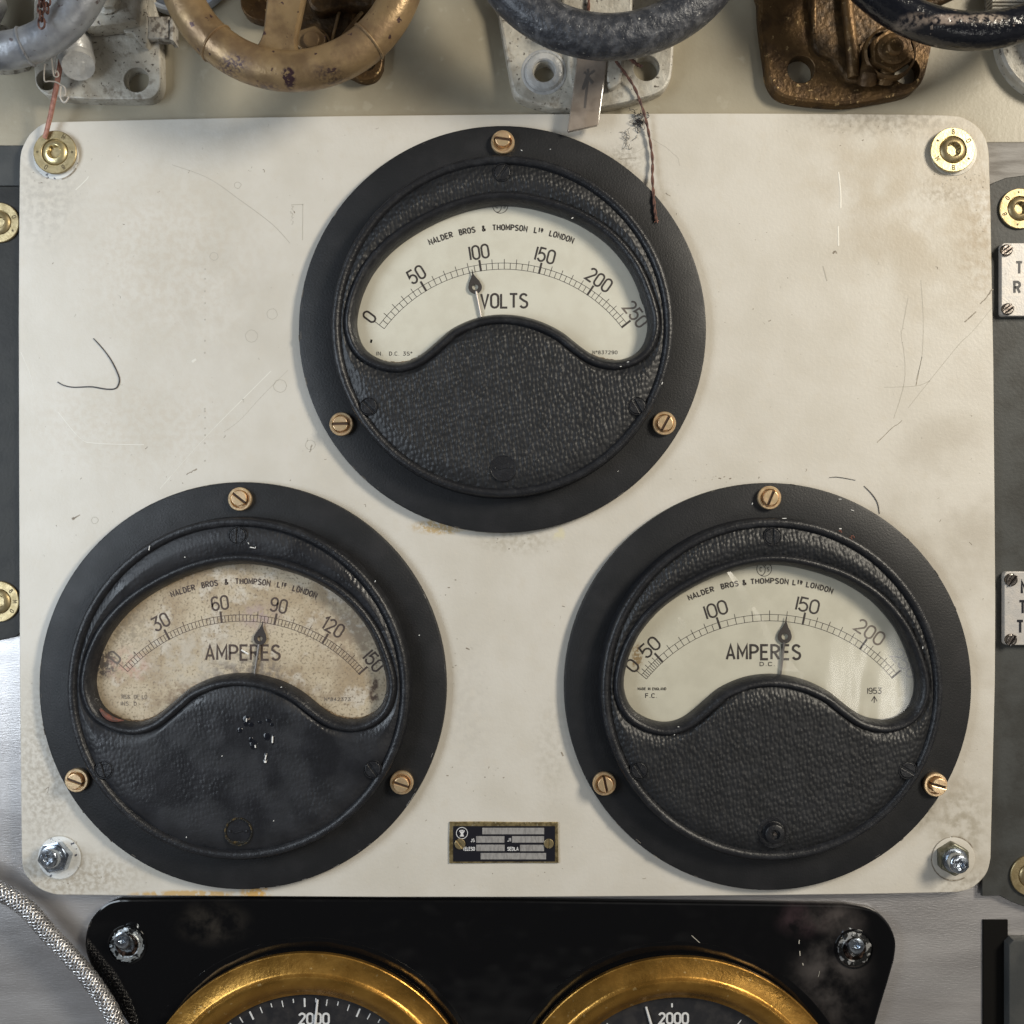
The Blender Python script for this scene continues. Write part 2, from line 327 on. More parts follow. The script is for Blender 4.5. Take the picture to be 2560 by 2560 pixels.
M['braid'] = mk('steel_braid', (.55,.54,.54), .33, .85, c2=(.38,.37,.37), ns=30)
def glass(name, rough=0.0, bump=0, bs=60, tint=(1,1,1), stretch=(1,1,1)):
    m = bpy.data.materials.new(name); m.use_nodes = True; t = m.node_tree; N = t.nodes; L = t.links; N.clear()
    o = N.new('ShaderNodeOutputMaterial'); tr = N.new('ShaderNodeBsdfTransparent'); tr.inputs[0].default_value = (*tint, 1)
    g = N.new('ShaderNodeBsdfGlossy'); g.inputs['Roughness'].default_value = rough
    fr = N.new('ShaderNodeLayerWeight'); fr.inputs['Blend'].default_value = .5; mx = N.new('ShaderNodeMixShader')
    pw = N.new('ShaderNodeMath'); pw.operation = 'POWER'; pw.inputs[1].default_value = 5; L.new(fr.outputs['Facing'], pw.inputs[0])
    sc_ = N.new('ShaderNodeMath'); sc_.operation = 'MULTIPLY_ADD'; sc_.inputs[1].default_value = .95; sc_.inputs[2].default_value = .045; L.new(pw.outputs[0], sc_.inputs[0])
    L.new(sc_.outputs[0], mx.inputs[0]); L.new(tr.outputs[0], mx.inputs[1]); L.new(g.outputs[0], mx.inputs[2]); L.new(mx.outputs[0], o.inputs[0])
    if bump:
        tcn = N.new('ShaderNodeTexCoord'); mp = N.new('ShaderNodeMapping'); mp.inputs['Scale'].default_value = stretch
        n = N.new('ShaderNodeTexNoise'); n.inputs['Scale'].default_value = 1/(bs*P); n.inputs['Detail'].default_value = 1.5
        b = N.new('ShaderNodeBump'); b.inputs['Distance'].default_value = bump*P
        L.new(tcn.outputs['Object'], mp.inputs[0]); L.new(mp.outputs[0], n.inputs['Vector']); L.new(n.outputs['Fac'], b.inputs['Height'])
        L.new(b.outputs[0], g.inputs['Normal'])
    return m
M['glass'] = glass('clear_glass', .03, 1.2, 120)
M['film'] = glass('crinkled_clear_film', .17, 8, 170, stretch=(1.8,1,.6))
M['tarnish'] = mk('tarnished_black_brass', (.02,.018,.014), .4, .3, c2=(.13,.09,.035), ns=16, nlo=.5, nhi=.66, bump=2, bs=6)
M['nick'] = mk('rubbed_edge', (.16,.145,.125), .5, .2, c2=(.07,.065,.06), ns=30)
M['streak'] = glass('streak_strip', .24)
M['acrylic'] = mk('smoky_acrylic', (.36,.30,.25), .15, c2=(.27,.22,.18), ns=50, coat=.5)
M['acrylic'].node_tree.nodes['Principled BSDF'].inputs['Transmission Weight'].default_value = .35

M['gloss'].node_tree.nodes['Principled BSDF'].inputs['IOR'].default_value = 1.6
# ---------------------------------------------------------------- stroke lettering
def G(ch, wide=False):
    w = .62 if wide else .5; h = w/2
    st = lambda: arc(h, 1-h, h, h, 0, 180, 8)+arc(h, h, h, h, 180, 360, 8)+[(w, 1-h)]
    g = {
    'O': [st()], '0': [st()], '1': [[(.07, 0), (.07, 1)]], 'I': [[(.07, 0), (.07, 1)]],
    'i': [[(.0, .78), (.2, 1), (.2, 0)]],
    '2': [arc(h, 1-h, h, h, 165, -35, 8)+[(0, 0), (w, 0)]],
    '3': [[(0.02, 1), (w, 1), (h*.8, .6)]+arc(h*.92, .3, h*1.05, .3, 80, -160, 8)],
    '4': [[(.36, 0), (.36, 1), (0, .28), (w, .28)]],
    '5': [[(w*.93, 1), (.06, 1), (.02, .55)]+arc(h*.92, .32, h*1.08, .32, 125, -155, 9)],
    '6': [arc(h, 1-h, h, h, 30, 180, 6)+[(0, .3)]+arc(h, .29, h, .29, 180, 540, 14)],
    '7': [[(0, 1), (w, 1), (.15, 0)]],
    '8': [arc(h, .77, h*.82, .23, 0, 360, 12), arc(h, .28, h, .28, 0, 360, 12)],
    '9': [arc(h, h, h, h, 210, 360, 6)+[(w, .7)]+arc(h, .71, h, .29, 0, 360, 14)],
    'A': [[(0, 0), (w*.52, 1), (w*1.04, 0)], [(w*.17, .3), (w*.87, .3)]],
    'B': [[(0, 0), (0, 1), (.26, 1)]+arc(.26, .77, .2, .23, 90, -90, 6)+[(0, .54)], [(0.02, .54), (.28, .54)]+arc(.28, .27, .22, .27, 90, -90, 6)+[(0, 0)]],
    'C': [arc(h, 1-h, h, h, 20, 180, 7)+arc(h, h, h, h, 180, 340, 7)],
    'D': [[(0, 0), (0, 1), (.2, 1)]+arc(.2, .5, w-.2, .5, 90, -90, 10)+[(0, 0)]],
    'E': [[(w*.9, 1), (0, 1), (0, 0), (w*.9, 0)], [(0, .52), (w*.8, .52)]],
    'F': [[(w*.9, 1), (0, 1), (0, 0)], [(0, .52), (w*.8, .52)]],
    'G': [arc(h, 1-h, h, h, 20, 180, 7)+arc(h, h, h, h, 180, 360, 7)+[(w, .48), (h, .48)]],
    'H': [[(0, 0), (0, 1)], [(w, 0), (w, 1)], [(0, .52), (w, .52)]],
    'J': [[(.3, 1), (.3, .2)]+arc(.12, .2, .18, .2, 0, -140, 6)],
    'L': [[(0, 1), (0, 0), (w*.88, 0)]],
    'M': [[(0, 0), (0, 1), (w*.6, .3), (w*1.2, 1), (w*1.2, 0)]],
    'N': [[(0, 0), (0, 1), (w, 0), (w, 1)]],
    'P': [[(0, 0), (0, 1), (.25, 1)]+arc(.25, .74, w-.25, .26, 90, -90, 7)+[(0, .48)]],
    'R': [[(0, 0), (0, 1), (.25, 1)]+arc(.25, .75, w-.25, .25, 90, -90, 7)+[(0, .5)], [(.25, .5), (w, 0)]],
    'S': [arc(h, .745, h*.95, .255, 25, 215, 8)[:-1]+[(h, .52)]+arc(h, .26, h, .26, 35, -155, 9)],
    'T': [[(-.02, 1), (w, 1)], [(h, 1), (h, 0)]],
    'V': [[(0, 1), (h, 0), (w, 1)]],
    '&': [[(w, 0), (.1, .72)]+arc(.22, .82, .14, .16, 200, -20, 6)+[(.06, .38)]+arc(.2, .2, .2, .2, 150, 340, 6)+[(w, .42)]],
    '.': [[(.04, 0), (.04, .1)]],
    '*': [[(.05, .3), (.45, .7)], [(.05, .7), (.45, .3)], [(.25, .22), (.25, .78)]],
    'o': [arc(.12, .8, .12, .17, 0, 360, 10)],
    't': [[(0, .98), (.28, .98)], [(.14, .98), (.14, .5)], [(0.02, .36), (.26, .36)]],   # small raised T over a dash
    'd': [[(0, .5), (0, .98), (.1, .98)]+arc(.1, .74, .15, .24, 90, -90, 6)+[(0, .5)], [(0.0, .36), (.24, .36)]],
    ' ': []}[ch]
    mx = max([q[0] for l in g for q in l] or [.32])
    return g, mx
def text_w(s, gap, wide=False):
    x = 0
    for c in s: x += G(c, wide)[1]+gap
    return x-gap
def text(mb, s, place, H, hw, z, gap=.22, wide=False, h=.5, xs=1.0):
    """place(x, y) maps text coordinates (centred in x, y from 0 to H) to the plane"""
    x = -text_w(s, gap, wide)/2; k = 0
    for c in s:
        g, w = G(c, wide)
        for l in g:
            p = []
            for q in l: p.append(place((x+q[0])*H*xs, q[1]*H))
            # drop repeated points
            pp = [p[0]]
            for q in p[1:]:
                if hypot(q[0]-pp[-1][0], q[1]-pp[-1][1]) > 1e-3: pp.append(q)
            mb.stroke(pp, hw, z, h+.03*k); k = (k+1) % 5
        x += w+gap
def at_flat(cx, cy, rot=0, H=1):
    c, s = cos(rot), sin(rot)
    return lambda x, y: (cx+c*x-s*(y-H/2), cy+s*x+c*(y-H/2))

# ================================================================ setting
m = MB(); m.box(-3200, 3200, -3000, 1010, -46, -30)
tag(m.build('backing_wall_steel', M['steel'], org=(0, 0, -30)), kind='structure')
m = MB(); m.prism([xy(-1500, -1600), xy(4000, -1600), xy(4000, 348), (1180, 1280-348), (-1280, 1280-357), xy(-1500, 358)], -29, -22, 1.5)
tag(m.build('upper_wall', M['wall'], org=(0, 0, -22)), kind='structure')

# ================================================================ control panel plate
def brass_washer(parent, u, v, r, z, ang, mat, head, letters, name='washer', scale=1.0):
    cx, cy = xy(u, v, z)
    k = (D-z)/D; r = r*k
    b = r/54.0
    mb = MB(); mb.lathe([(r-2, z-8), (r, z-6), (r, z-1.5), (r-1.5, z), (34*b, z), (33*b, z-1), (33*b, z-6), (0, z-6)], (cx, cy), 72)
    w = mb.build(name, mat, parent, (cx, cy, z))
    mb = MB(); hz = z+2
    mb.lathe([(32*b, z-5.5), (31.5*b, z-3), (30.5*b, hz-3), (27*b, hz), (22*b, hz+2.2), (18.5*b, hz+2.8), (17*b, hz+2, .0), (15.5*b, hz-1, .10), (15*b, hz-9, .14), (14*b, hz-10, .14)], (cx, cy), 72); mb.f.pop()
    m6 = MB(); m6.lathe([(15*b, hz-9), (0, hz-9)], (cx, cy), 30)
    h = mb.build('bolt_head', head, w, (cx, cy, z)); h.rotation_euler.y = -radians(ang); m6.build('socket_floor', M['groove'], w, (cx, cy, z))
    mb = MB()
    for (a, ch) in letters:
        a2 = radians(a); R0 = 43.5*b
        text(mb, ch, at_flat(cx+R0*cos(a2), cy+R0*sin(a2), a2-pi/2, 11*b), 11*b, 1.35*b, z+.05, h=.25)
    if letters: mb.build('stamped_lettering', M['brass_stamp'], w, (cx, cy, z))
    return w
M['brass_stamp'] = mk('dark_stamp', (.10,.075,.03), .6)
outline = catmull([(48.7,420),(50.5,389),(56,368),(70,341),(87,323),(108,309),(132,304.5)], False, 4) + \
    [(200,303),(420,297.5),(640,293),(860,289.5),(1100,287),(1300,285),(1560,284),(1800,283),(2060,284),(2240,285.5)] + \
    catmull([(2340,287),(2385,289),(2412,295),(2445,317),(2464,346),(2472,380),(2474,430)], False, 4) + \
    [(2477,520),(2480,700),(2484,900),(2487,1240),(2489,1500),(2488,1700),(2483,1900),(2479,2060)] + \
    catmull([(2477,2145),(2469,2178),(2451,2203),(2424,2223),(2392,2231)], False, 4) + \
    [(2200,2235),(1960,2238),(1620,2241),(1280,2243),(960,2243),(640,2241),(300,2239)] + \
    catmull([(170,2237.5),(136,2236),(99,2222),(72,2198),(57,2172),(53.5,2130)], False, 4) + [(51,1900),(49,1700),(47,1200),(46,800),(47,600)]
pc = (0, 0, 0)
panel = empty('instrument_panel', pc, 'large ivory painted metal plate with rounded corners carrying three black meters', 'panel')
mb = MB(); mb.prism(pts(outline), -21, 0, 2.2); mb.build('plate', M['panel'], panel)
# raised paint ring under the corner bolts
for (u, v, r) in ((140,392,57),(2384,382,58),(149,2144,54),(2383,2146,54)):
    cx, cy = xy(u, v)
    mb = MB(); mb.lathe([(r, -.2), (r-1, 1.6), (r-4, 2.2), (0, 2.2)], (cx, cy), 64)
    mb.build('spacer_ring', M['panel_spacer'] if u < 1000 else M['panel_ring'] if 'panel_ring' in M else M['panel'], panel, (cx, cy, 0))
LET = [(60,'M'),(0,'*'),(-60,'8'),(-120,'0'),(180,'*'),(122,'8')]
LET2 = [(90,'8'),(30,'0'),(-30,'*'),(-90,'B'),(210,'M'),(150,'*')]
brass_washer(panel, 136.7, 380, 54, 14, 10, M['brass_dull'], M['brass_w'], LET)
brass_washer(panel, 2383, 374, 55.5, 14, 25, M['brass_w'], M['steel_warm'] if 'steel_warm' in M else M['brass_dull'], LET2)
def hexnut(mb, c, r, z0, z1, rot):
    o = [(c[0]+r*cos(rot+i*pi/3), c[1]+r*sin(rot+i*pi/3)) for i in range(6)]
    o2 = []
    for i in range(6):
        a, b = o[i], o[(i+1) % 6]
        for t in (.06, .5, .94): o2.append((a[0]+(b[0]-a[0])*t, a[1]+(b[1]-a[1])*t))
    mb.prism(o2, z0, z1, 3)
def zinc_bolt(u, v, uv_tip, rot, nutmat, h):
    # stud leaning slightly, hex nut, rounded cap with star recess
    z = 2.2; cx, cy = xy(u, v, z); tx, ty = xy(uv_tip[0], uv_tip[1], h)
    lx, ly = (tx-cx)/(h-z), (ty-cy)/(h-z)
    def lean(mb):
        mb.v = [(x+(zz-z)*lx, y+(zz-z)*ly, zz) for x, y, zz in mb.v]
    mb = MB(); hexnut(mb, (cx, cy), 41, z, z+26, rot); lean(mb)
    n = mb.build('hex_nut', nutmat, panel, (cx, cy, z), sharp=25)
    mb = MB(); mb.lathe([(29, z+24), (30, z+27), (30, z+30), (25, z+31), (24, h-6), (22, h-2), (19, h), (11, h), (10, h-1, .1), (9, h-9, .15), (0, h-10)], (cx, cy), 60); lean(mb)
    mb.build('stud', M['zinc'], n, (cx, cy, z))
zinc_bolt(143, 2142, (119, 2147), .2, M['zinc'], 62)
zinc_bolt(2378, 2142, (2400, 2162), .55, M['zinc_dark'], 62)

# scratches and scuffs on the paint
sc = MB(); fs = MB(); dk = MB()
def S2(mb, lst, hw, z=.12, h=.12, jit=0):
    p = catmull(pts(lst), False, 5) if len(lst) > 2 else pts(lst)
    if jit: p = [(x+random.uniform(-jit, jit), y+random.uniform(-jit, jit)) for x, y in p]
    if len(p) < 9: mb.stroke(p, hw, z, h); return
    i = 0
    while i < len(p)-2:                                      # worn scratches break up and change width
        n = random.randint(3, 7); q = p[i:i+n+1]
        if random.random() < .86: mb.stroke(q, hw*random.uniform(.45, 1.15), z, h)
        i += n
S2(sc, [(740,865),(690,915),(620,985),(550,1055),(480,1130),(400,1222)], 1.2); S2(sc, [(189,475),(215,450),(222,440)], 1.5)
S2(sc, [(145,1030),(200,1095),(240,1108),(360,1112)], .9); S2(sc, [(2096,430),(2101,480),(2101,520)], 3); S2(sc, [(2095,565),(2096,615)], 2); S2(sc, [(480,905),(490,898)], 3)
S2(sc, [(52,880),(75,935),(90,1000)], .8)
S2(fs, [(430,412),(520,445),(600,500),(680,560),(725,608)], .8); S2(fs, [(560,1080),(600,1050),(655,990),(720,925)], .8)
S2(fs, [(2270,745),(2256,820),(2253,836),(2262,900),(2260,960),(2240,1030),(2232,1050)], 1.3, jit=.5); S2(dk, [(2305,892),(2297,925),(2287,975),(2268,1030)], 1.2, jit=.5)
S2(fs, [(2302,700),(2308,790),(2305,890),(2290,950)], .9); S2(dk, [(2262,1042),(2248,1058),(2228,1072),(2187,1112)], 1.3, jit=.6); S2(fs, [(2210,968),(2290,965),(2325,952)], .8)
S2(fs, [(2480,770),(2430,830),(2390,870),(2270,1020)], 1); S2(dk, [(2482,722),(2468,742),(2450,760)], 1.6, jit=1.5); S2(dk, [(2440,780),(2412,806)], 1.5, jit=1.5)
S2(dk, [(2082,634),(2088,628),(2092,634)], 2.2); S2(fs, [(2058,665),(2068,702)], 2); S2(fs, [(1560,388),(1600,376),(1615,365)], .9, jit=1); S2(dk, [(1545,398),(1570,396),(1590,395)], .7, jit=1)
S2(fs, [(1595,330),(1640,352),(1690,390),(1700,420)], .6, jit=1); S2(dk, [(735,528),(737,533)], 1.2); S2(dk, [(1655,462),(1665,482),(1675,490)], .9, jit=1.2)
S2(dk, [(180,1298),(188,1294),(200,1287)], 2.8); S2(dk, [(465,1186),(478,1180),(492,1172)], 1.8, jit=1.2); S2(dk, [(775,1130),(778,1118),(781,1110)], 2.0, jit=1); S2(fs, [(728,512),(758,511)], 1); S2(fs, [(757,510),(756,600)], .9, jit=.6)
S2(dk, [(1165,1620),(1174,1624)], 1.6); S2(dk, [(1403,1880),(1408,1890)], 2); S2(dk, [(1405,1515),(1412,1517)], 1); S2(dk, [(2423,1355),(2430,1362)], .8); S2(dk, [(112,1975),(122,1968),(118,1985)], 1)
for (u, v, r) in ((680,785,13),(594,463,8),(535,641,10),(629,840,15),(700,965,16),(776,1112,12),(237,1301,8)):
    x, y = xy(u, v); sc_ = [(x+(r+random.uniform(-1,1))*cos(a*pi/12), y+(r+random.uniform(-1,1))*sin(a*pi/12)) for a in range(24)]
    fs.stroke(sc_, .7, .12, .12, True)
for v in (671,695,726,756,797,850,880,1020,1026,1042,1069,1086,1106,1150): S2(fs, [(512+random.uniform(-1,1), v), (513, v+4)], 2.0)
for (a0, a1, w_, rr_) in ((30, 95, 2.4, 54),(180, 300, 1.5, 55),(100, 180, .8, 54)):
    c_ = xy(2383, 2146); dk.stroke(arc(c_[0], c_[1], rr_, rr_, a0, a1, 20), w_, 1.2, .3)
c_ = xy(140, 392); dk.stroke(arc(c_[0], c_[1], 57.5, 57.5, 285, 330, 12), 2.2, 1.0, .3); c_ = xy(149, 2144); fs.stroke(arc(c_[0], c_[1], 55, 55, -150, 120, 40), .9, 1.0, .3)
for k in range(14): S2(fs, [(729+random.uniform(-4,4), 515+k*3.4), (731+random.uniform(-3,4), 517+k*3.4)], 1.0)
meters_c = [(1256,823),(606.5,1715),(1920,1717)]
def free(u, v):
    return all(hypot(u-a, v-b) > 522 for a, b in meters_c) and 70 < u < 2460 and 305 < v < 2220 and not (1100 < u < 1420 and 2030 < v < 2170)
cnt = 0
while cnt < 230:
    u, v = random.uniform(60, 2470), random.uniform(295, 2225)
    if not free(u, v): continue
    cnt += 1; a = random.uniform(0, pi); l = random.choice((1.2, 2, 2, 3, 5, 8)); 
    S2(dk if random.random() < .35 else fs, [(u, v), (u+l*cos(a)*.6, v+l*sin(a)*.4), (u+l*cos(a+.5), v+l*sin(a+.5))], random.uniform(.4, 1.1))
for (u0, v0, su, sv, n) in ((2383,440,60,18,34),(2460,560,14,90,16),(150,2205,70,14,22),(110,440,40,20,18),(1250,1775+200,60,60,12),(2200,325,90,20,16),(1330,2170,60,20,8),(1270,1340,90,16,16),(1800,1197,120,7,22),(560,1200,160,8,14),(1125,1700,16,200,18)):
    for k in range(n):
        u, v = random.gauss(u0, su*.6), random.gauss(v0, sv*.6); a = random.uniform(0, pi); l = random.uniform(1, 6)
        if free(u, v): S2(dk if random.random() < .6 else fs, [(u, v), (u+l*cos(a), v+l*sin(a)*.6)], random.uniform(.5, 1.5))
for q_ in (sc.build('pale_scratches', M['scratch'], panel), fs.build('faint_marks', M['mark2'], panel), dk.build('dark_scuffs', M['mark'], panel)): tag(q_, kind='stuff')

# ================================================================ meters
WIN = [(889.5,807),(896.5,760),(912,716),(936,673),(978,625),(1033,583.5),(1103,546),(1173,521),(1243,509.5),(1310,513),(1380,530),(1436,551),(1491,583),(1536,622),(1575,673),(1600,726),(1617,779),(1621.5,812),
    (1617,842),(1603,870),(1577,890),(1545,899),(1515,897),(1487,888),(1462,873),(1436,853),(1408,831),(1374,812),(1338,798),(1296,788),(1256,785),(1215,788.5),(1175,799),(1131,820),(1100,845),(1075,867),(1047,889),(1019,902),(991,906),(962,901),(934,889),(912,872),(897,846)]
WINL = ccw([((u-1255.8)/1.018, (818.3-v)/1.018) for u, v in catmull(WIN, True, 6)])
def make_meter(cu, cv, label, mats, plug):
    fx, fy = xy(cu, cv, 20); o3 = (fx, fy, 0)
    root = empty('panel_meter', o3, label, 'meter', 'round black meters on the ivory panel')
    T = lambda p: (fx+p[0], fy+p[1])
    mb = MB(); mb.lathe([(504, .3), (506, 3), (506, 15), (504.5, 18.5), (501, 20), (420, 20), (419, 18.5), (417, 18.5), (410, 18)], (fx, fy), 160)
    mb.f.pop()
    mb.build('flange', M['flange'], root)
    # body side and outer bead
    mb = MB(); mb.lathe([(421, 19), (419, 30), (418.5, 52), (417, 60), (413, 65), (408, 66), (402, 65), (398.5, 61.5), (396, 56)], (fx, fy), 200); mb.f.pop()
    # window bead following the opening
    n = len(WINL)
    prof = [(-1, 26), (0, 40), (3, 50), (8, 60), (13, 65.5), (18, 67), (22, 65), (25, 61), (26.5, 56)]
    rs = []
    for (d, z) in prof:
        q = offset(WINL, d); rs.append([(fx+x, fy+y, z) for x, y in q])
    mb.rings(rs)
    mb.build('bezel', M['bez'], root, sharp=50)
    # pebbled face between bead and window rim
    O = offset(WINL, 26.5); rs = []
    c0 = (0, 150)
    K = 22; C = []
    for (x, y) in O:
        dx, dy = x-c0[0], y-c0[1]; L = hypot(dx, dy); dx /= L; dy /= L
        bq = c0[0]*dx+c0[1]*dy; cq = c0[0]**2+c0[1]**2-396**2
        t = -bq+math.sqrt(bq*bq-cq); C.append((c0[0]+dx*t, c0[1]+dy*t))
    for k in range(K+1):
        t = k/K; ring = []
        for (a, b) in zip(O, C):
            Lg = hypot(a[0]-b[0], a[1]-b[1]); d = min(t, 1-t)*Lg
            s_ = min(1, d/38.0); s_ = 1-(1-s_)**2
            ring.append((fx+a[0]+(b[0]-a[0])*t, fy+a[1]+(b[1]-a[1])*t, 56+9.5*s_))
        rs.append(ring)
    mb = MB(); mb.rings(rs); mb.build('pebbled_face', mats['peb'], root, sharp=80)
    # dial and glass
    dz = 24
    mb = MB(); mb.prism([T(p) for p in offset(WINL, 12)], 20.5, dz); dial = mb.build('dial', mats['dial'], root)
    mb = MB(); q = offset(WINL, 1.0); mb.add([(fx+x, fy+y, 36) for x, y in q], [tuple(range(len(q)))]); mb.build('window_glass', mats['glass'], root)
    # body screws
    for (x, y, a) in mats['screws']:
        sx, sy = fx+x, fy+y
        mb = MB()
        for sd in (-1, 1):
            o = [(19*cos(t), 19*sin(t)) for t in [radians(q) for q in range(8, 173, 8)]] if sd > 0 else [(19*cos(t), 19*sin(t)) for t in [radians(q) for q in range(188, 353, 8)]]
            mb.prism([(sx+x1*cos(a)-y1*sin(a), sy+x1*sin(a)+y1*cos(a)) for x1, y1 in o], 60, 67.5, 1.2)
        mb.lathe([(18.5, 60), (18.5, 64.5), (0, 64.5)], (sx, sy), 32)
        mb.lathe([(23, 63), (22, 66.6), (20.5, 66.6), (19.5, 63)], (sx, sy), 40); mb.f.pop()
        mb.build('bezel_screw', mats.get('sm', M['bez']), root, (sx, sy, 60))
    px_, py_ = fx+2, fy-347
    mb = MB()
    if plug == 0: mb.lathe([(33, 64), (32, 67), (30, 67), (29, 66.2), (0, 66.6)], (px_, py_), 48)
    elif plug == 1: mb.lathe([(40, 64), (38, 67), (30, 67.5), (27, 66.5), (26, 67), (23, 82), (20, 84), (12, 84), (11, 78), (0, 77)], (px_, py_), 48)
    else: mb.lathe([(35, 64), (34, 69), (31, 69), (29, 64), (0, 63)], (px_, py_), 48)
    pl = mb.build('zero_adjuster', M['tarnish'] if plug == 2 else M['bez'], root, (px_, py_, 60))
    mb = MB(); mb.tube([(px_-9, py_-2, 67.5), (px_+9, py_+2, 67.5)], 1.6, 6)
    for sx_ in (-20, 20): mb.lathe([(3, 66), (3, 68), (0, 69)], (px_+sx_, py_+1), 12)
    if plug == 1: mb = MB(); mb.lathe([(5, 76), (5, 80), (0, 80)], (px_, py_), 6)
    mb.build('adjuster_slot', M['steel_screw'] if plug == 1 else M['bez'], pl, (px_, py_, 60))
    return root, dial, dz
def brass_mount(parent, u, v, slot, du=0, dv=0):
    z = 20; cx, cy = xy(u, v, z); hx, hy = cx+du, cy-dv
    mb = MB(); mb.lathe([(28.5, z), (29, z+2), (29, z+11), (27.5, z+13), (23, z+13), (22, z+12), (21.5, z+3), (0, z+3)], (cx, cy), 56)
    w = mb.build('brass_collar', M['copper'], parent, (cx, cy, z))
    mb = MB(); a = radians(slot)
    for s_ in (0, 180):
        o = [(18.5*cos(radians(q+s_)), 18.5*sin(radians(q+s_))) for q in range(9, 172, 7)]
        mb.prism([(hx+x*cos(a)-y*sin(a), hy+x*sin(a)+y*cos(a)) for x, y in o], z+4, z+22, 1.4)
    h = mb.build('screw_head', M['copper'], w, (cx, cy, z))
    mb = MB(); mb.lathe([(17.8, z+2), (17.8, z+17.5), (0, z+17.5)], (hx, hy), 40); mb.build('slot', M['groove'], w, (cx, cy, z))
def dial_scale(root, dial, dz, cu, cv, rin, rout, rmaj, angs, per, med, nums, rnum, ttext, tr_, ta0, ta1, ink, wide=False, th=13, faint=None, thk=3.1, tgap=.35):
    cx, cy = xy(cu, cv, dz); k = (D-dz)/D
    z = dz+.05; pol = lambda r, a: (cx+r*k*cos(radians(a)), cy+r*k*sin(radians(a)))
    sm = MB()
    for r in (rin, rout): sm.stroke([pol(r, angs[0]+(angs[-1]-angs[0])*i/80) for i in range(81)], .65, z, .3)
    nseg = len(angs)-1
    for s_ in range(nseg):
        for j in range(per+1):
            if j == per and s_ < nseg-1: continue
            a = angs[s_]+(angs[s_+1]-angs[s_])*j/per
            if (j == 0 and s_ > 0) or (j == per): sm.stroke([pol(rin-1, a), pol(rmaj, a)], 2.6, z, .5)
            else: sm.stroke([pol(rin, a), pol(rout+(10 if (j % med == 0) else 0)+(6 if (j == 0) else 0), a)], .7, z, .35)
    sm.build('scale_marks', ink, dial)
    lt = MB()
    for i, (s_, a) in enumerate(nums):
        c = pol(rnum, a)
        tgt = lt
        if faint and i in faint: tgt = MB()
        text(tgt, s_, at_flat(c[0], c[1], radians(a-90), 33*k), 33*k, 2.35, z, gap=.20, wide=wide)
        if tgt is not lt: tgt.build('faded_numeral', faint[i], dial)
    # arched maker's name
    R0 = tr_*k
    Wt = text_w(ttext, tgap, True); span = radians(ta0-ta1)*R0; xs = span/(Wt*th*k)
    mid = radians((ta0+ta1)/2)
    def place(x, y):
        a = mid - x/R0; rr = R0-th*k/2+y
        return (cx+rr*cos(a), cy+rr*sin(a))
    text(lt, ttext, place, th*k, thk/2, z, gap=tgap, wide=True, xs=xs)
    lt.build('lettering', ink, dial)
    return z, k
def flat_text(mb, s, u0, u1, vc, H, hw, z, gap=.3, wide=False):
    k = (D-z)/D; c = xy((u0+u1)/2, vc, z); w = text_w(s, gap, wide)*H*k
    text(mb, s, at_flat(c[0], c[1], 0, H*k), H*k, hw, z, gap=gap, wide=wide, xs=(u1-u0)*k/w)
def pointer(root, tip, drop, end, r, hole, dz):
    z = dz+6
    a, b, c = xy(*tip, z), xy(*drop, z), xy(*end, z)
    k = (D-z)/D; r *= k; hole *= k
    ang = atan2(a[1]-b[1], a[0]-b[0]); L = hypot(a[0]-b[0], a[1]-b[1])
    o = [(L, -.6), (L, .6), (L*.72, 2.2), (r*1.35, r*.42), (r*.8, r*.78)] + arc(0, 0, r, r, 62, 298, 22) + [(r*.8, -r*.78), (r*1.35, -r*.42), (L*.72, -2.2)]
    cs, sn = cos(ang), sin(ang)
    tf = lambda p: (b[0]+p[0]*cs-p[1]*sn, b[1]+p[0]*sn+p[1]*cs)
    mb = MB(); mb.prism([tf(p) for p in o], z-1.2, z, .3, holes=[[tf(p) for p in circ(0, 0, hole, 24)]])
    p = mb.build('pointer', M['ink'], root)
    st = (b[0]+(c[0]-b[0])*.17, b[1]+(c[1]-b[1])*.17)
    e2 = (b[0]+(c[0]-b[0])*1.35, b[1]+(c[1]-b[1])*1.35)
    mb = MB(); mb.tube([(*st, z-1), (*c, z-1), (*e2, z-1)], lambda t: 3.4-1.6*t, 8); mb.build('pointer_arm', M['arm'], p)
M['arm'] = mk('grey_arm', (.20,.18,.165), .35, .5)
def logo(mb, u, v, r, z):
    k = (D-z)/D; cx, cy = xy(u, v, z); r *= k
    mb.stroke(circ(cx, cy, r, 40), .8, z, .3, True)
    mb.stroke([(cx+x*r, cy+y*r) for x, y in ((-.55,.85),(-.05,.35),(.15,.1),(.1,-.5),(-.2,-.85),(-.5,-.85))], .9, z, .35)
    mb.stroke([(cx+x*r, cy+y*r) for x, y in ((.15,.95),(.1,.35),(.5,.75),(.9,.4))], .9, z, .4)
    text(mb, 'C', at_flat(cx-.45*r, cy-.08*r, 0, .5*r), .5*r, .8, z); text(mb, 'S', at_flat(cx+.52*r, cy-.08*r, 0, .5*r), .5*r, .8, z)
NAME = 'NALDER  BROS  &  THOMPSON  Ltd  LONDON'
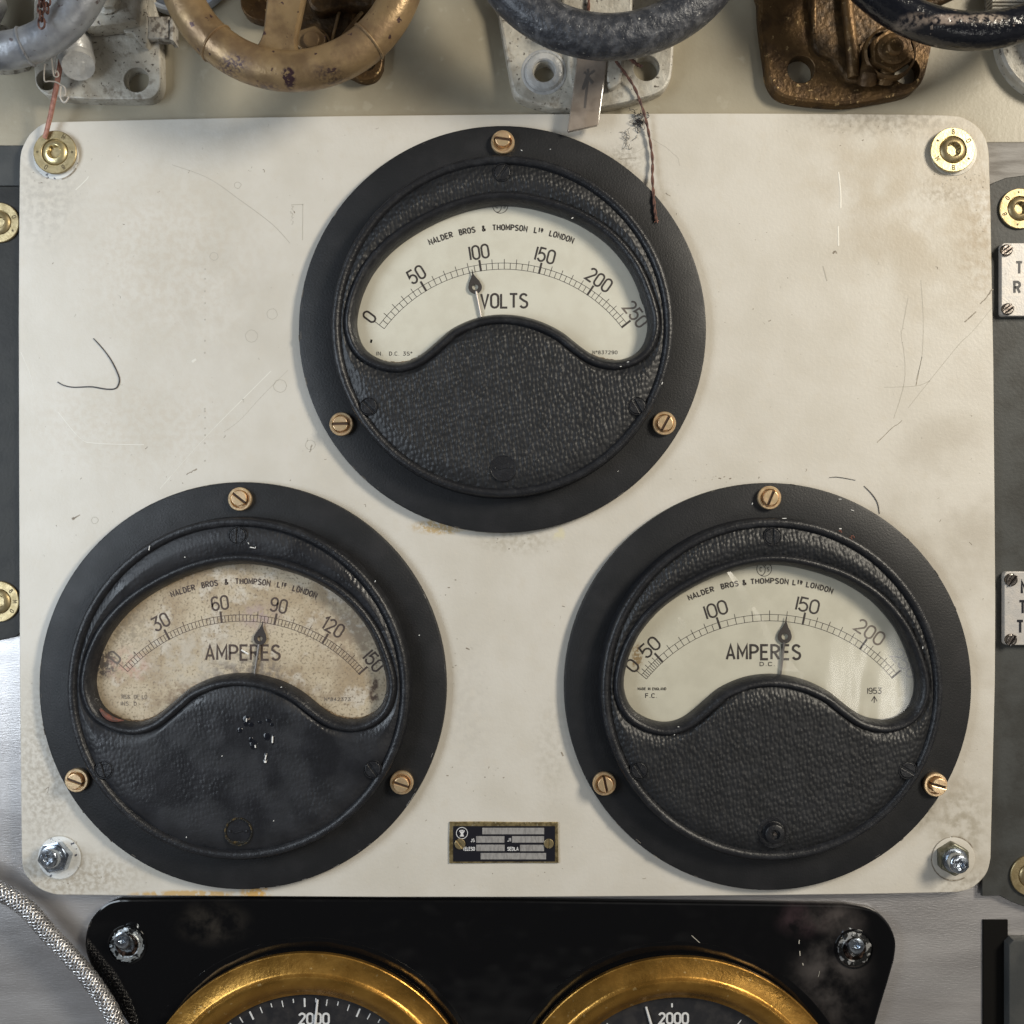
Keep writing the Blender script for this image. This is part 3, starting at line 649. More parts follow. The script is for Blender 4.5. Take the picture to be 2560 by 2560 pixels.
# --- volts
scr = lambda a, b, c: [(0, 374, radians(a)), (-325, -196, radians(b)), (329, -195, radians(c))]
vm, vd, dz = make_meter(1256, 823, 'top centre meter reading VOLTS with scale from 0 to 250', dict(peb=M['peb'], dial=M['dial'], glass=M['glass'], screws=scr(60, -45, -58)), 0)
z, k = dial_scale(vm, vd, dz, 1259, 1046.5, 373.5, 389, 401, [143,121.2,98.7,76.3,55.9,37.7], 10, 2, [('0',142.8),('50',121.2),('100',98.5),('150',75.8),('200',55.4),('250',38.3)], 421, NAME, 478, 112.9, 68.6, M['ink'], faint={5: M['ink_faded']})
def note(dial, ink, name, *a, **k):
    mb = MB(); flat_text(mb, *a, **k); mb.build(name, M[ink], dial)
note(vd, 'ink', 'unit_lettering', 'VOLTS', 1203, 1318, 752, 34, 2.7, z, gap=.2); note(vd, 'ink', 'small_lettering', 'IN.  D.C. 3So', 941, 1030, 884, 9, .7, z); note(vd, 'ink', 'serial_number', 'No837290', 1482, 1543, 881, 8, .7, z)
mb = MB(); logo(mb, 1250.6, 514, 19, z); mb.build('maker_mark', M['ink'], vd)
mb = MB(); mb.stroke(pts([(1601,735),(1605,748),(1610,761)], z), 3.4, z, .4); mb.stroke(pts([(929,849),(927,857)], z), 2.5, z, .4)
mb.build('dial_slots', M['blackhole'], vd)
pointer(vm, (1179.7,673), (1187.8,717.6), (1200.6,782), 17, 7.5, dz)
for a in ((1257,359,-8,0,8),(855,1061,2,-2,0),(1659,1059,62,3,0)): brass_mount(vm, a[0], a[1], a[2], a[3]*.6, -a[4]*.6)
# --- left amperes
la, ld, dz = make_meter(606.5, 1715, 'lower left meter with brown stained dial reading AMPERES up to 150', dict(peb=M['peb_left'], dial=M['dial_left'], glass=M['glass'], screws=scr(90, -72, -52)), 2)
z, k = dial_scale(la, ld, dz, 606, 1941, 388, 404, 416, [137.6,118.0,97.6,78.1,59.0,41.3], 15, 5, [('0',137),('30',117.9),('60',97.4),('90',78),('i20',58.8),('150',41.4)], 437, NAME, 488, 111.4, 67.7, M['ink_left'], faint={0: M['ink_faded']})
note(ld, 'ink_left', 'unit_lettering', 'AMPERES', 515, 699, 1631.5, 36, 2.8, z, gap=.22); note(ld, 'ink_faded', 'small_lettering', 'RES. OF LO', 305, 367, 1742, 9, .7, z); note(ld, 'ink_faded', 'small_lettering', 'INS. D.', 302, 345, 1759, 9, .7, z); note(ld, 'ink_faded', 'serial_number', 'No842373', 812, 876, 1748, 8, .7, z)
pointer(la, (656.5,1553), (650,1596.7), (637.5,1677.7), 16, 6.5, dz)
for a in ((602,1248,-38,1,4),(196,1948,-20,-3,-1),(1005,1954,-18,0,-4)): brass_mount(la, a[0], a[1], a[2], a[3]*.6, -a[4]*.6)
# rust on the lower left of the window rim, white flecks of paint and painted-on highlights
mb = MB(); zr = 46
L1 = [(251,1772),(262,1785),(276,1795),(292,1800),(310,1801)]
rr = []
for i, q in enumerate(catmull(L1, False, 5)):
    x, y = xy(q[0], q[1], 56)
    rr.append((x, y, 58))
mb.tube(rr, lambda t: 1.5+5.5*sin(pi*min(1, t+.05)), 8, flat=.9); mb.build('rust_patch', M['rust'], la)
mb = MB()
for (u, v, l, a, w, z_) in ((373,1370,11,80,1.4,66),(621,1358,5,120,1,66),(630,1369,10,-10,1.5,67),(638,1369,5,60,1,67),(616,1800,8,85,1.8,67),(681,1849,16,88,2.2,67),(638,1866,6,95,2,67),(664,1893,12,80,2,67),(663,1904,5,90,4,67),(703,1718,4,20,1,67),(612,1630,20,-30,2.4,37),(462,1393,3,0,1.2,66),(555,1890,3,40,1.2,67),(466,2093,3,60,1.2,67),(684,2052,3,60,1,67),(938,1453,4,60,1.2,60),(1048,1588,3,30,1.3,21)):
    x, y = xy(u, v, z_); c, s_ = cos(radians(a)), sin(radians(a))
    mb.tube([(x-c*l/2, y-s_*l/2, z_), (x+c*l/2, y+s_*l/2, z_)], w*.8, 6, flat=.6)
tag(mb.build('paint_flecks_and_glints', M['fleck_glint'], la), kind='stuff')
# --- right amperes
ra, rd, dz = make_meter(1920, 1717, 'lower right meter with 1953 date on dial reading AMPERES up to 250', dict(peb=M['peb_right'], dial=M['dial_right'], glass=M['film'], screws=scr(95, -55, -28)), 1)
z, k = dial_scale(ra, rd, dz, 1924, 1950, 398, 414, 428, [140.6,132.2,108.0,78.0,55.4,39.9], 10, 2, [('0',140.2),('50',132),('100',107.6),('150',77.8),('200',55.8),('250',40.8)], 447, 'NALDER  BROS & THOMPSON Ltd LONDON', 498, 114, 71.6, M['ink'], wide=True, faint={4: M['ink_faded'], 5: M['ink_pale']}, th=12)
note(rd, 'ink', 'unit_lettering', 'AMPERES', 1817, 2000, 1630.5, 35, 3.0, z, gap=.30, wide=True); note(rd, 'ink', 'small_lettering', 'D.C.', 1900, 1936, 1660, 9, .9, z); note(rd, 'ink', 'small_lettering', 'MADE IN ENGLAND', 1595, 1665, 1722, 6, .6, z); note(rd, 'ink', 'small_lettering', 'F.C.', 1614, 1641, 1739, 10, 1, z); note(rd, 'ink', 'date', '1953', 2168, 2203, 1727, 14, 1, z, gap=.2); mb = MB()
ax, ay = xy(2185.6, 1749, z)
for q in ([(0,-8),(0,8)], [(-7,-4),(0,8),(7,-4)]): mb.stroke([(ax+x, ay+y) for x, y in q], 1, z, .4)
mb.build('arrow_mark', M['ink'], rd); mb = MB(); logo(mb, 1910.4, 1422, 18.5, z); mb.build('maker_mark', M['ink'], rd)
pointer(ra, (1966,1542), (1962,1591.6), (1953,1677.7), 17.5, 8, dz)
for a in ((1921,1244.5,68,1,0),(1510,1956.6,-77,2,0),(2334.6,1959,-15,5,-1)): brass_mount(ra, a[0], a[1], a[2], a[3], -a[4]*.6)
mb = MB()
for (u, v, l, a, w, z_) in ((2101,1322,5,0,2,66),(2307,1619,6,80,1.2,62),(1696,1817,4,0,1,67),(1961,1296,10,0,1.2,62),(1686,1837,3,40,1,66),(1881,1259,5,70,1.5,21),(2100,1248,7,0,1.2,21),(2131,1276,8,-20,1.2,21)):
    x, y = xy(u, v, z_); c, s_ = cos(radians(a)), sin(radians(a))
    mb.tube([(x-c*l/2, y-s_*l/2, z_), (x+c*l/2, y+s_*l/2, z_)], w*.7, 6, flat=.6)
tag(mb.build('paint_flecks_and_glints', M['fleck_glint'], ra), kind='stuff')
mb = MB()
for (u, v, l) in ((2101,1328,7),(2132,1341,8),(2127,1345,6)):
    x, y = xy(u, v, 66); mb.tube([(x-l/2, y, 65.5), (x, y+2, 66), (x+l/2, y-3, 65)], 1.8, 6)
mb.build('rust_patch', M['rust'], ra)
mb = MB()
for (u, v, l, a, w, z_) in ((1433+220,950-2,10,75,2.0,65),(1655,958,6,65,2.2,64),(1431,545,5,30,1.6,60),(1552,916,4,20,1.2,67),(1570,905,5,10,1.2,67),(1376,373,3,0,1,21),(1545,1178,3,50,1,21),(1304,376,4,-30,1.4,21),(1488,1160,6,30,1,62),(858,686,3,30,1.5,62)):
    x, y = xy(u, v, z_); c, s_ = cos(radians(a)), sin(radians(a))
    mb.tube([(x-c*l/2, y-s_*l/2, z_), (x+c*l/2, y+s_*l/2, z_)], w*.7, 6, flat=.6)
tag(mb.build('paint_flecks_and_glints', M['fleck_glint'], vm), kind='stuff')

# rubbed nicks along the flange edges
for root_, c_ in ((vm, xy(1256, 823, 20)), (la, xy(606.5, 1715, 20)), (ra, xy(1920, 1717, 20))):
    mb = MB()
    for i in range(34):
        a = random.uniform(0, 2*pi); da = random.uniform(.003, .02); rr_ = random.choice((503.5, 503.5, 505, 410, 500))
        mb.tube([(c_[0]+rr_*cos(a+q*da), c_[1]+rr_*sin(a+q*da)+random.uniform(-.5, .5), (19.2 if rr_ > 420 else 62.5)) for q in (0, 1, 2)], random.uniform(.5, 1.2), 5)
    tag(mb.build('edge_nicks', M['nick'], root_), kind='stuff')
# strips added over the film, tilted to catch the light as streaks
nx, ny, nz = .235, .345, .91
mb = MB()
for L_ in ([(1814,1426,1822,1424),(1828,1450,1842,1446),(1842,1478,1884,1498),(1862,1530,1882,1512)], [(1878,1520,1886,1516),(1900,1562,1912,1554),(1912,1600,1934,1596),(1922,1650,1978,1650),(1950,1676,2000,1680)], [(1694,1545,1700,1543),(1698,1560,1712,1556),(1700,1568,1712,1570)]):
    va, fa = [], []
    for (a, b, c, d) in L_:
        p, q = xy(a, b, 40), xy(c, d, 40); mx_, my_ = (p[0]+q[0])/2, (p[1]+q[1])/2
        for w_ in (p, q): va.append((w_[0], w_[1], 41-((w_[0]-mx_)*nx+(w_[1]-my_)*ny)/nz))
    for i in range(len(L_)-1): fa.append((2*i, 2*i+2, 2*i+3, 2*i+1))
    mb.add(va, fa)
mb.build('streak_strip', M['streak'], ra, sharp=180)
# grime along the lower window edges, glossy drips on the left cover
for root_, (fx_, fy_), sel in ((la, xy(606.5, 1715, 20), ((-330, -150, -40), (170, 330, -40))), (vm, xy(1256, 823, 20), ((-300, -190, -40), (190, 290, -55)))):
    for (xa, xb, yb) in sel:
        seg = [q for q in WINL if xa < q[0] < xb and q[1] < yb]
        seg = sorted(seg)
        mb = MB(); mb.tube([(fx_+x+random.uniform(-1, 1), fy_+y+random.uniform(-1, 1), 30) for x, y in seg], lambda t: 1.2+2.8*sin(pi*t)*random.uniform(.6, 1.2), 6)
        mb.build('grime_line', M['grime'], root_)
mb = MB()
for (u, v, a_, b_) in ((616,1803,9,16),(628,1812,8,7),(650,1806,6,4),(672,1802,8,6),(680,1812,5,5),(634,1862,10,14),(627,1850,5,9),(668,1842,9,11),(682,1850,4,15),(664,1893,4,13),(663,1904,6,7),(600,1826,6,9)):
    x, y = xy(u, v, 66); rs_ = []
    for (f_, h_) in ((1, 65.3), (.85, 66.3), (.5, 66.8), (.1, 66.9)): rs_.append([(x+a_*f_*(1+.15*sin(3*t))*cos(t), y+b_*f_*(1+.12*cos(2*t))*sin(t), h_) for t in [2*pi*i/16 for i in range(16)]])
    mb.rings(rs_, True, False, True)
tag(mb.build('glossy_drips', M['wheel_black'], la), kind='stuff')

# ================================================================ small black data plate
tx = lambda X, Y: (1080+X*.18634, 2030+Y*.18634)
po = (*xy(*tx(962, 400)), 0)
tg = empty('data_plate', po, 'small black data plate in a brass frame marked TELESO and SEDLA below the meters', 'plate')
fr_o = pts([tx(238,128), tx(700,126), tx(1200,134), tx(1688,132), tx(1692,400), tx(1698,678), tx(1000,676), tx(500,682), tx(232,682), tx(230,400)])
mb = MB(); mb.prism(fr_o, .1, 4, 1.2); mb.build('brass_frame', M['brass_frame'], tg)
b0, b1 = xy(*tx(285,182)), xy(*tx(1650,656))
mb = MB(); mb.box(b0[0], b1[0], b1[1], b0[1], 3, 5.2, .5); pl = mb.build('black_field', M['lacq'], tg)
mb = MB()
for (x0, x1, y0, y1) in ((675,1505,212,298),(592,972,324,411),(1073,1503,324,410),(594,975,438,523),(1180,1503,440,525),(652,1530,550,635)):
    p0, p1 = xy(*tx(x0, y0), 5), xy(*tx(x1, y1), 5); mb.box(p0[0], p1[0], p1[1], p0[1], 5, 5.6, .3)
mb.build('blank_strips', M['foil'], pl)
mb = MB()
def T3(s, x0, x1, y0, y1, hw=.65):
    a, b = tx(x0, y0), tx(x1, y1); flat_text(mb, s, a[0], b[0], (a[1]+b[1])/2, b[1]-a[1], hw, 5.25, gap=.2)
T3('JS', 522, 570, 360, 400); T3('J1', 1014, 1055, 348, 392); T3('TELESO', 415, 572, 472, 515, .8); T3('SEDLA', 1013, 1158, 472, 516, .8)
cx, cy = xy(*tx(402, 282), 5); mb.stroke(circ(cx, cy, 14, 36), .7, 5.25, .3, True)
s_ = .185
for q in ([(-6,3),(-6,8)],[(-2,3),(-2,9)],[(2,3),(2,9)],[(6,3),(6,8)],[(-6,3),(6,3)],[(-5,1),(5,1)],[(-3,-2),(3,-2)],[(-4,-5),(4,-5)],[(-6,-8),(6,-8)]):
    mb.stroke([(cx+x*.85, cy+y*.9) for x, y in q], 1.25, 5.26, .3+.02*abs(q[0][1]))
mb.build('white_lettering', M['white_ink'], pl)
for (X, Y, r, a) in ((375,430,13.4,-50),(1567,425,12.2,88)):
    cx, cy = xy(*tx(X, Y), 8); a = radians(a); mb = MB()
    for sd in (0, 180):
        o = [(r*cos(radians(q+sd)), r*sin(radians(q+sd))) for q in range(9, 172, 9)]
        mb.prism([(cx+x*cos(a)-y*sin(a), cy+x*sin(a)+y*cos(a)) for x, y in o], 4, 9, 1.2)
    mb.lathe([(r*.95, 4), (r*.95, 7), (0, 7)], (cx, cy), 24); mb.build('screw', M['brass_dull'], tg, (cx, cy, 4))

# ================================================================ hairs, fluff
def strand(name, lst, r, mat, label, cat, z=1.2, group=None, kk=7):
    mb = MB(); p = catmull(lst, False, kk)
    mb.tube([(*xy(q[0], q[1], z), z+(q[2] if len(q) > 2 else 0)) for q in p], r if callable(r) else (lambda t: r*(.45+.55*sin(pi*(.1+.8*t)))), 6)
    c = mb.v[0]; o = mb.build(name, mat, None, (c[0], c[1], 0)); return tag(o, label, cat, group)
strand('hair', [(233.7,846),(258.5,873.6),(278,901),(293,930.7),(298.5,950.6),(291,969.5),(268.5,973),(229,967),(184,968),(159,963),(144,954.6)], 1.7, M['hair'], 'long dark curved hair stuck to the left side of the ivory panel', 'hair')
strand('hair', [(2160,1215),(2179.5,1234.7),(2193.5,1257),(2199,1285)], 1.0, M['hair'], 'short dark hair touching the top right edge of the lower right meter', 'hair')
strand('hair', [(2073,1194),(2095.6,1193),(2139,1200.6)], .8, M['hair'], 'faint nearly straight hair just above the lower right meter', 'hair')
mb = MB()
for k in range(40):
    big = k < 30
    u, v = (random.gauss(1594, 9), random.gauss(303, 10)) if big else (random.gauss(1566, 7), random.gauss(338, 14))
    p = []; a = random.uniform(0, 2*pi)
    for j in range(7):
        p.append((*xy(u, v, 4), random.uniform(1, 7))); a += random.uniform(-1.3, 1.3); u += 3.6*cos(a); v += 3.6*sin(a)
    mb.tube(catmull(p, False, 3), random.uniform(.45, 1.0 if big else .6), 5)
tag(mb.build('dust_fluff', M['hair'], None, (*xy(1594, 303), 0)), 'dark tangled fluff beside the thread at the top edge of the panel', 'fluff', kind='stuff')

# ================================================================ neighbouring plates
def side_panel(name, out, z1, mat, label, washers):
    c = pts(out)[0]
    r = empty(name, (c[0], c[1], -22), label, 'panel')
    mb = MB(); mb.prism(pts(out, z1), -22, z1, 2); mb.build('plate', mat, r)
    for (u, v, rr, a, L) in washers: brass_washer(r, u, v, rr, z1+7, a, M['brass_dull'], M['brass_dull'], L)
    return r
side_panel('dark_side_plate', [(-500,466),(70,466),(70,1540),(60,1575),(40,1592),(0,1601),(-60,1604),(-500,1604)], -14, M['dark_plate'], 'dark grey plate with brass washers at the left edge behind the ivory panel', [(-3,556,50,0,[(20,'0'),(-30,'*')]),(-4,1504,51,30,[(40,'8'),(0,'M'),(-35,'0')])])
mb = MB(); mb.prism(pts([(-500,361),(75,361),(75,463),(-500,463)], -14), -29.5, -18, 3)
tag(mb.build('grey_strip', M['steel_dark'], None, (*xy(0, 410), -29)), 'dull grey metal strip above the dark plate at the left edge', 'strip')
side_panel('grey_side_plate', [(2455,2240),(2455,480),(2480,458),(2515,444),(2560,438),(3000,438),(3000,2278),(2640,2278),(2575,2272),(2530,2256),(2500,2240)], -14, M['grey_plate'], 'grey plate with brass washers and two nameplates at the right edge', [(2550,521,50.5,15,[(140,'0'),(200,'8'),(262,'*'),(95,'*')]),(2578,2190,51,0,[])])
mb = MB(); mb.prism(pts([(2462,352),(3000,352),(3000,470),(2462,470)], -23), -29.5, -23, 4)
tag(mb.build('steel_rail', M['rail'], None, (*xy(2540, 395), -29)), 'shiny steel rail at the right edge above the grey plate', 'rail')
# lower right dark channel and grey box
mb = MB(); mb.prism(pts([(2522,2362),(2534,2350),(3000,2350),(3000,2900),(2522,2900)], 0), -29.5, 2, 3)
tag(mb.build('grey_box', M['steel_dark'], None, (*xy(2600, 2500), -29)), 'flat grey metal box in the bottom right corner', 'box')
mb = MB(); mb.prism(pts([(2458,2300),(2520,2300),(2520,2900),(2458,2900)], -25), -29.5, -25, 1)
tag(mb.build('black_strip', M['blackhole'], None, (*xy(2490, 2400), -29)), 'black vertical strip beside the grey box at the bottom right', 'strip')

def nameplate(label, u0, v0, u1, v1, screws, rows):
    z = 2; c = xy(u0, v0, z); e = xy(u1, v1, z)
    r = empty('nameplate', (c[0], c[1], -13), label, 'nameplate', 'engraved nameplates at the right edge')
    R = 9; o = []
    for (x, y, a) in ((e[0]-R, c[1]-R, 0), (c[0]+R, c[1]-R, 90), (c[0]+R, e[1]+R, 180), (e[0]-R, e[1]+R, 270)): o += arc(x, y, R, R, a, a+90, 6)
    mb = MB(); mb.prism(o, -13.8, z, 1.5); mb.build('plate', M['plate_al'], r)
    mb = MB()
    for (s_, u, v, H) in rows:
        x, y = xy(u, v, z); w = text_w(s_, .3)*H
        text(mb, s_, at_flat(x+w/2, y, 0, H), H, 3.3, z+.05, gap=.3, h=.3)
    mb.build('engraving', M['lacq'], r)
    for (u, v, rr, a) in screws:
        x, y = xy(u, v, 8); a = radians(a); mb = MB()
        for sd in (0, 180):
            oo = [(rr*cos(radians(q+sd)), rr*sin(radians(q+sd))) for q in range(8, 173, 9)]
            mb.prism([(x+p*cos(a)-q*sin(a), y+p*sin(a)+q*cos(a)) for p, q in oo], z-1, 9, 4)
        mb.lathe([(rr*.93, z-1), (rr*.93, 5), (0, 5)], (x, y), 28); mb.build('screw', M['steel_screw'], r, (x, y, z))
nameplate('upper engraved silver nameplate at the right edge lettered T over R', 2503.6, 607.5, 2680, 790, [(2518,624.6,15,38),(2521,772,15,38)], [('T',2541,669.6,28),('R',2536,718.5,27)])
nameplate('lower engraved silver nameplate at the right edge with three rows of letters', 2511, 1429, 2690, 1612.7, [(2529.5,1449.7,16,55),(2529,1600,15,60)], [('M',2554.5,1468.5,29),('T',2549,1518,30),('T',2543,1567,29)])

# ================================================================ black lower plate with two brass gauges
bo = catmull([(212,2362),(214,2335),(225,2302),(245,2276),(272,2256),(300,2249)], False, 3)+[(640,2248),(1280,2252),(1900,2260)] + \
    catmull([(2110,2263),(2177,2273),(2208,2293),(2228,2320),(2239,2350),(2240,2372),(2236,2402)], False, 3)+[(2221,2454),(2199,2526),(2150,2700),(2090,3000),(500,3000),(420,2720),(318,2557)]+catmull([(275,2495),(245,2451),(225,2412),(214,2380)], False, 3)
zb = -6
bp = empty('black_gauge_plate', (*xy(1230, 2400), -22), 'glossy black plate with rounded corners under the ivory panel', 'panel')
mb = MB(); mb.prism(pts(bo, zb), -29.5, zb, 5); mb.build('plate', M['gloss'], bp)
for (u, v, ub, vb, hm) in ((318,2362,304,2350,M['zinc']),(2135.6,2372,2142,2364,M['zinc'])):
    x, y = xy(u, v, zb)
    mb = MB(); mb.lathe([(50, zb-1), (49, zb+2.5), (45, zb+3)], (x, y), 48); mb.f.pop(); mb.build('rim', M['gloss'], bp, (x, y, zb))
    mb = MB(); mb.lathe([(42, zb), (41, zb+1.5), (33, zb+2), (31, zb+4), (29, zb+3.5), (28, zb+1, .02)], (x, y), 60); mb.f.pop(); mb.build('washer_', M['zinc'], bp) if 0 else None
    # ragged paint edge
    mb.v = [(vx+(random.uniform(-3, 2.5)*(1 if 37 < hypot(vx-x, vy-y) < 43 else 0)), vy+(random.uniform(-3, 2.5)*(1 if 37 < hypot(vx-x, vy-y) < 43 else 0)), vz) for vx, vy, vz in mb.v]
    w = mb.build('washer', M['hole_washer'] if u < 1000 else M['hole_washer_dark'], bp, (x, y, zb))
    bx, by = xy(ub, vb, zb+34)
    m5 = MB(); m5.lathe([(29, zb+1.2), (0, zb+1.2)], (x, y), 40); m5.build('recess', M['recess'], w, (x, y, zb))
    mb = MB(); mb.lathe([(21, zb+1), (20.5, zb+26), (18.5, zb+33), (16, zb+34), (9, zb+34), (8, zb+33, .12), (7.5, zb+26, .15), (0, zb+25)], (x, y), 48)
    mb.v = [(vx+(bx-x)*(vz-zb)/34, vy+(by-y)*(vz-zb)/34, vz) for vx, vy, vz in mb.v]
    mb.build('stud', hm, w, (x, y, zb))
mb = MB(); S2(mb, [(2000,2352),(1999,2362)], 1.1, zb+.1, .3); S2(mb, [(2001,2380),(2002,2392)], 1.1, zb+.1, .3); S2(mb, [(2008,2410),(2010,2416)], 1.1, zb+.1, .3); S2(mb, [(1730,2341),(1762,2370)], .8, zb+.1, .2); S2(mb, [(2051,2430),(2047,2445),(2038,2458)], .8, zb+.1, .3)
for (u, v) in ((583,2402),(820,2356),(873,2363),(704,2368)): S2(mb, [(u, v), (u+3, v+3)], 1.2, zb+.1, .3)
mb.build('wear_and_glint_marks', M['mark2'], bp)  # pale strokes: short glints painted on the lacquer, among worn specks

def brass_gauge(label, cu, cv, ro, rr, ri, txt, tick_list, ptr):
    zf = 42; c = xy(cu, cv, zf); k = (D-zf)/D; ro, rr, ri = ro*k, rr*k, ri*k
    r = empty('pressure_gauge', (c[0], c[1], zb), label, 'gauge', 'brass rimmed gauges on the black plate')
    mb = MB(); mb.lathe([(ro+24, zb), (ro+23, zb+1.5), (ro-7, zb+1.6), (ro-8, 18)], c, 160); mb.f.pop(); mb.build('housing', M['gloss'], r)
    mb = MB(); mb.lathe([(ro-4, 12), (ro, 18), (ro, 30), (ro-2, 32), (rr+3, 35), (rr-1, 38), (rr-5, 44), (rr-9, 45), (rr-22, 44), (rr-36, 38), (ri+14, 28), (ri+5, 21), (ri, 18), (ri-1, 10)], c, 200); mb.f.pop(); mb.build('brass_bezel', M['gauge_brass'], r)
    zd = 8; mb = MB(); mb.lathe([(ri+4, zd-4), (ri+4, zd), (0, zd)], c, 96); d = mb.build('dial', M['gauge_dial'], r)
    mb = MB()
    for (u0, v0, u1, v1, hw) in tick_list: mb.stroke(pts([(u0, v0), (u1, v1)], zd), hw, zd+.05, .4)
    u0, u1, vc, H = txt; flat_text(mb, '2000', u0, u1, vc, H, 2.6, zd+.05, gap=.2)
    mb.build('numerals', M['white_ink'], d)
    mb = MB(); mb.tube([(*xy(ptr[0], ptr[1], 13), 13), (*xy(ptr[2], ptr[3], 13), 13), (*xy(ptr[2]+(ptr[2]-ptr[0])*4, ptr[3]+(ptr[3]-ptr[1])*4, 13), 13)], lambda t: 2.6+1.4*t, 6, flat=.5); mb.build('pointer', M['white_ink'], r)
    mb = MB(); mb.lathe([(ri, 15), (0, 15)], c, 96); mb.build('glass', M['glass'], r)
tl = []
for a in range(50, 131, 4):
    pass
def ticks(cu, cv, R, skip=()):
    o = []
    for i in range(-9, 10):
        a = radians(90-i*4.9+1.5); L = 22 if i % 5 == 0 else (16 if i % 2 == 0 else 10)
        o.append((cu+R*cos(a), cv-R*sin(a), cu+(R-L)*cos(a), cv-(R-L)*sin(a), 2.2 if i % 5 == 0 else 1.3))
    return o
brass_gauge('lower left brass rimmed gauge cut by the bottom edge with pointer crossing 2000', 765, 2828, 440, 392, 330, (748,822,2547,26), ticks(770,2828,333), (794,2499,788,2557))
brass_gauge('lower right brass rimmed gauge cut by the bottom edge with pointer left of 2000', 1702, 2838, 440, 392, 333, (1648,1720,2546,26), [(1680,2508,1680,2518,2.2),(1853,2550,1838,2568,1.2),(1517,2558,1524,2566,1.2)], (1615,2517,1628,2562))

# ================================================================ braided hose
hl = [(-120,2170),(-60,2196),(0,2229),(40,2252),(71,2276),(100,2308),(129,2342),(155,2369),(181,2397),(205,2424),(228,2453),(248,2482),(267,2511),(283,2542),(300,2600),(312,2680)]
hz = 26
cl = [Vector((*xy(u, v, hz), hz)) for u, v in catmull(hl, False, 8)]
# resample
cum = [0]
for i in range(1, len(cl)): cum.append(cum[-1]+(cl[i]-cl[i-1]).length)
def along(s_):
    for i in range(1, len(cl)):
        if cum[i] >= s_: t = (s_-cum[i-1])/(cum[i]-cum[i-1]); return cl[i-1].lerp(cl[i], t), (cl[i]-cl[i-1]).normalized()
    return cl[-1], (cl[-1]-cl[-2]).normalized()
hose = empty('braided_hose', (*xy(60, 2265, 0), 0), 'silver braided metal hose curving down at the bottom left corner', 'hose')
mb = MB(); mb.tube([tuple(q) for q in cl], 18.5, 16); mb.build('hose_core', M['braid_core'], hose)
mb = MB(); Rh = 20.5; pitch = 92.0; NS = 9; step = 3.2; tot = cum[-1]
for dr in (1, -1):
    for sdx in range(NS):
        for sub in (0,):
            rs = []; n = int(tot/step)
            for i in range(n+1):
                s_ = i*step; c, t = along(s_); e1 = Vector((t.y, -t.x, 0)); e2 = Vector((0, 0, 1))
                ph = dr*2*pi*s_/pitch+2*pi*sdx/NS
                w = cos(s_/pitch*2*pi*NS+sdx*pi+(0 if dr > 0 else pi))*1.5
                hwid = 4.6/Rh
                off = sub*5.4/Rh
                def P3(a, r_): return tuple(c+e1*r_*cos(a)+e2*r_*sin(a))
                rs.append([P3(ph+off-hwid, Rh+w-1.6), P3(ph+off-hwid*.5, Rh+w+.1), P3(ph+off, Rh+w+.5), P3(ph+off+hwid*.5, Rh+w+.1), P3(ph+off+hwid, Rh+w-1.6)])
            mb.rings(rs, False)
mb.build('metal_braid', M['braid'], hose, sharp=100)

# ================================================================ valves along the top edge
def torus(mb, cx, cy, z, R0, r0, n=120, sides=28, dents=()):
    rs = []
    for i in range(n):
        a = 2*pi*i/n; rr_ = r0
        for (ad, am, wd) in dents:
            d = (a-ad+pi) % (2*pi)-pi; rr_ += am*math.exp(-(d/wd)**2)
        rs.append([(cx+(R0+rr_*cos(b))*cos(a), cy+(R0+rr_*cos(b))*sin(a), z+rr_*sin(b)) for b in [2*pi*j/sides for j in range(sides)]])
    rs.append(rs[0]); mb.rings(rs)
def flange_plate(out, z1, holes=(), bev=4, z0=-22, k=4):
    mb = MB(); mb.prism(catmull(pts(out, z1), True, k) if k else pts(out, z1), z0, z1, bev, holes=[circ(*xy(u, v, z1), r, 32) for u, v, r in holes], hb=1.5 if holes else 0); return mb
def rim(root, cu, cv, R0, r0, z, mat, ribs=()):
    cx, cy = xy(cu, cv, z); k = (D-z)/D
    mb = MB(); torus(mb, cx, cy, z, R0*k, r0*k, 160)
    w = mb.build('handwheel_rim', mat, root, (cx, cy, z), sharp=60)
    for ad in ribs:
        a = radians(ad); mb = MB(); p = []
        for j in range(25):
            b = 2*pi*j/24; rr_ = r0*k+.2
            p.append((cx+(R0*k+rr_*cos(b))*cos(a), cy+(R0*k+rr_*cos(b))*sin(a), z+rr_*sin(b)))
        mb.tube(p[:-1], 3.2, 8, closed=True); mb.build('raised_ring', mat, w, (cx, cy, z))
    return w, (cx, cy)
def spoke(parent, a, b, w0, w1, z, mat):
    mb = MB(); n = 20; rs = []
    ax, ay = xy(*a, z); bx, by = xy(*b, z); dx, dy = bx-ax, by-ay; L = hypot(dx, dy); nx, ny = -dy/L, dx/L
    for i in range(n+1):
        t = i/n; w = (w0+(w1-w0)*t)/2; w += 34*max(0, (t-.72)/.28)**2; x, y = ax+dx*t, ay+dy*t
        rs.append([(x+nx*w, y+ny*w, z-12), (x+nx*w, y+ny*w, z+6), (x+nx*w*.88, y+ny*w*.88, z+14), (x-nx*w*.88, y-ny*w*.88, z+14), (x-nx*w, y-ny*w, z+6), (x-nx*w, y-ny*w, z-12)])
    mb.rings(rs, True, True, True); return mb.build('spoke', mat, parent, (ax, ay, z), sharp=50)
def pipe(mb, p, r, sides=24): mb.tube([(*xy(u, v, z), z) for u, v, z in p], r, sides)

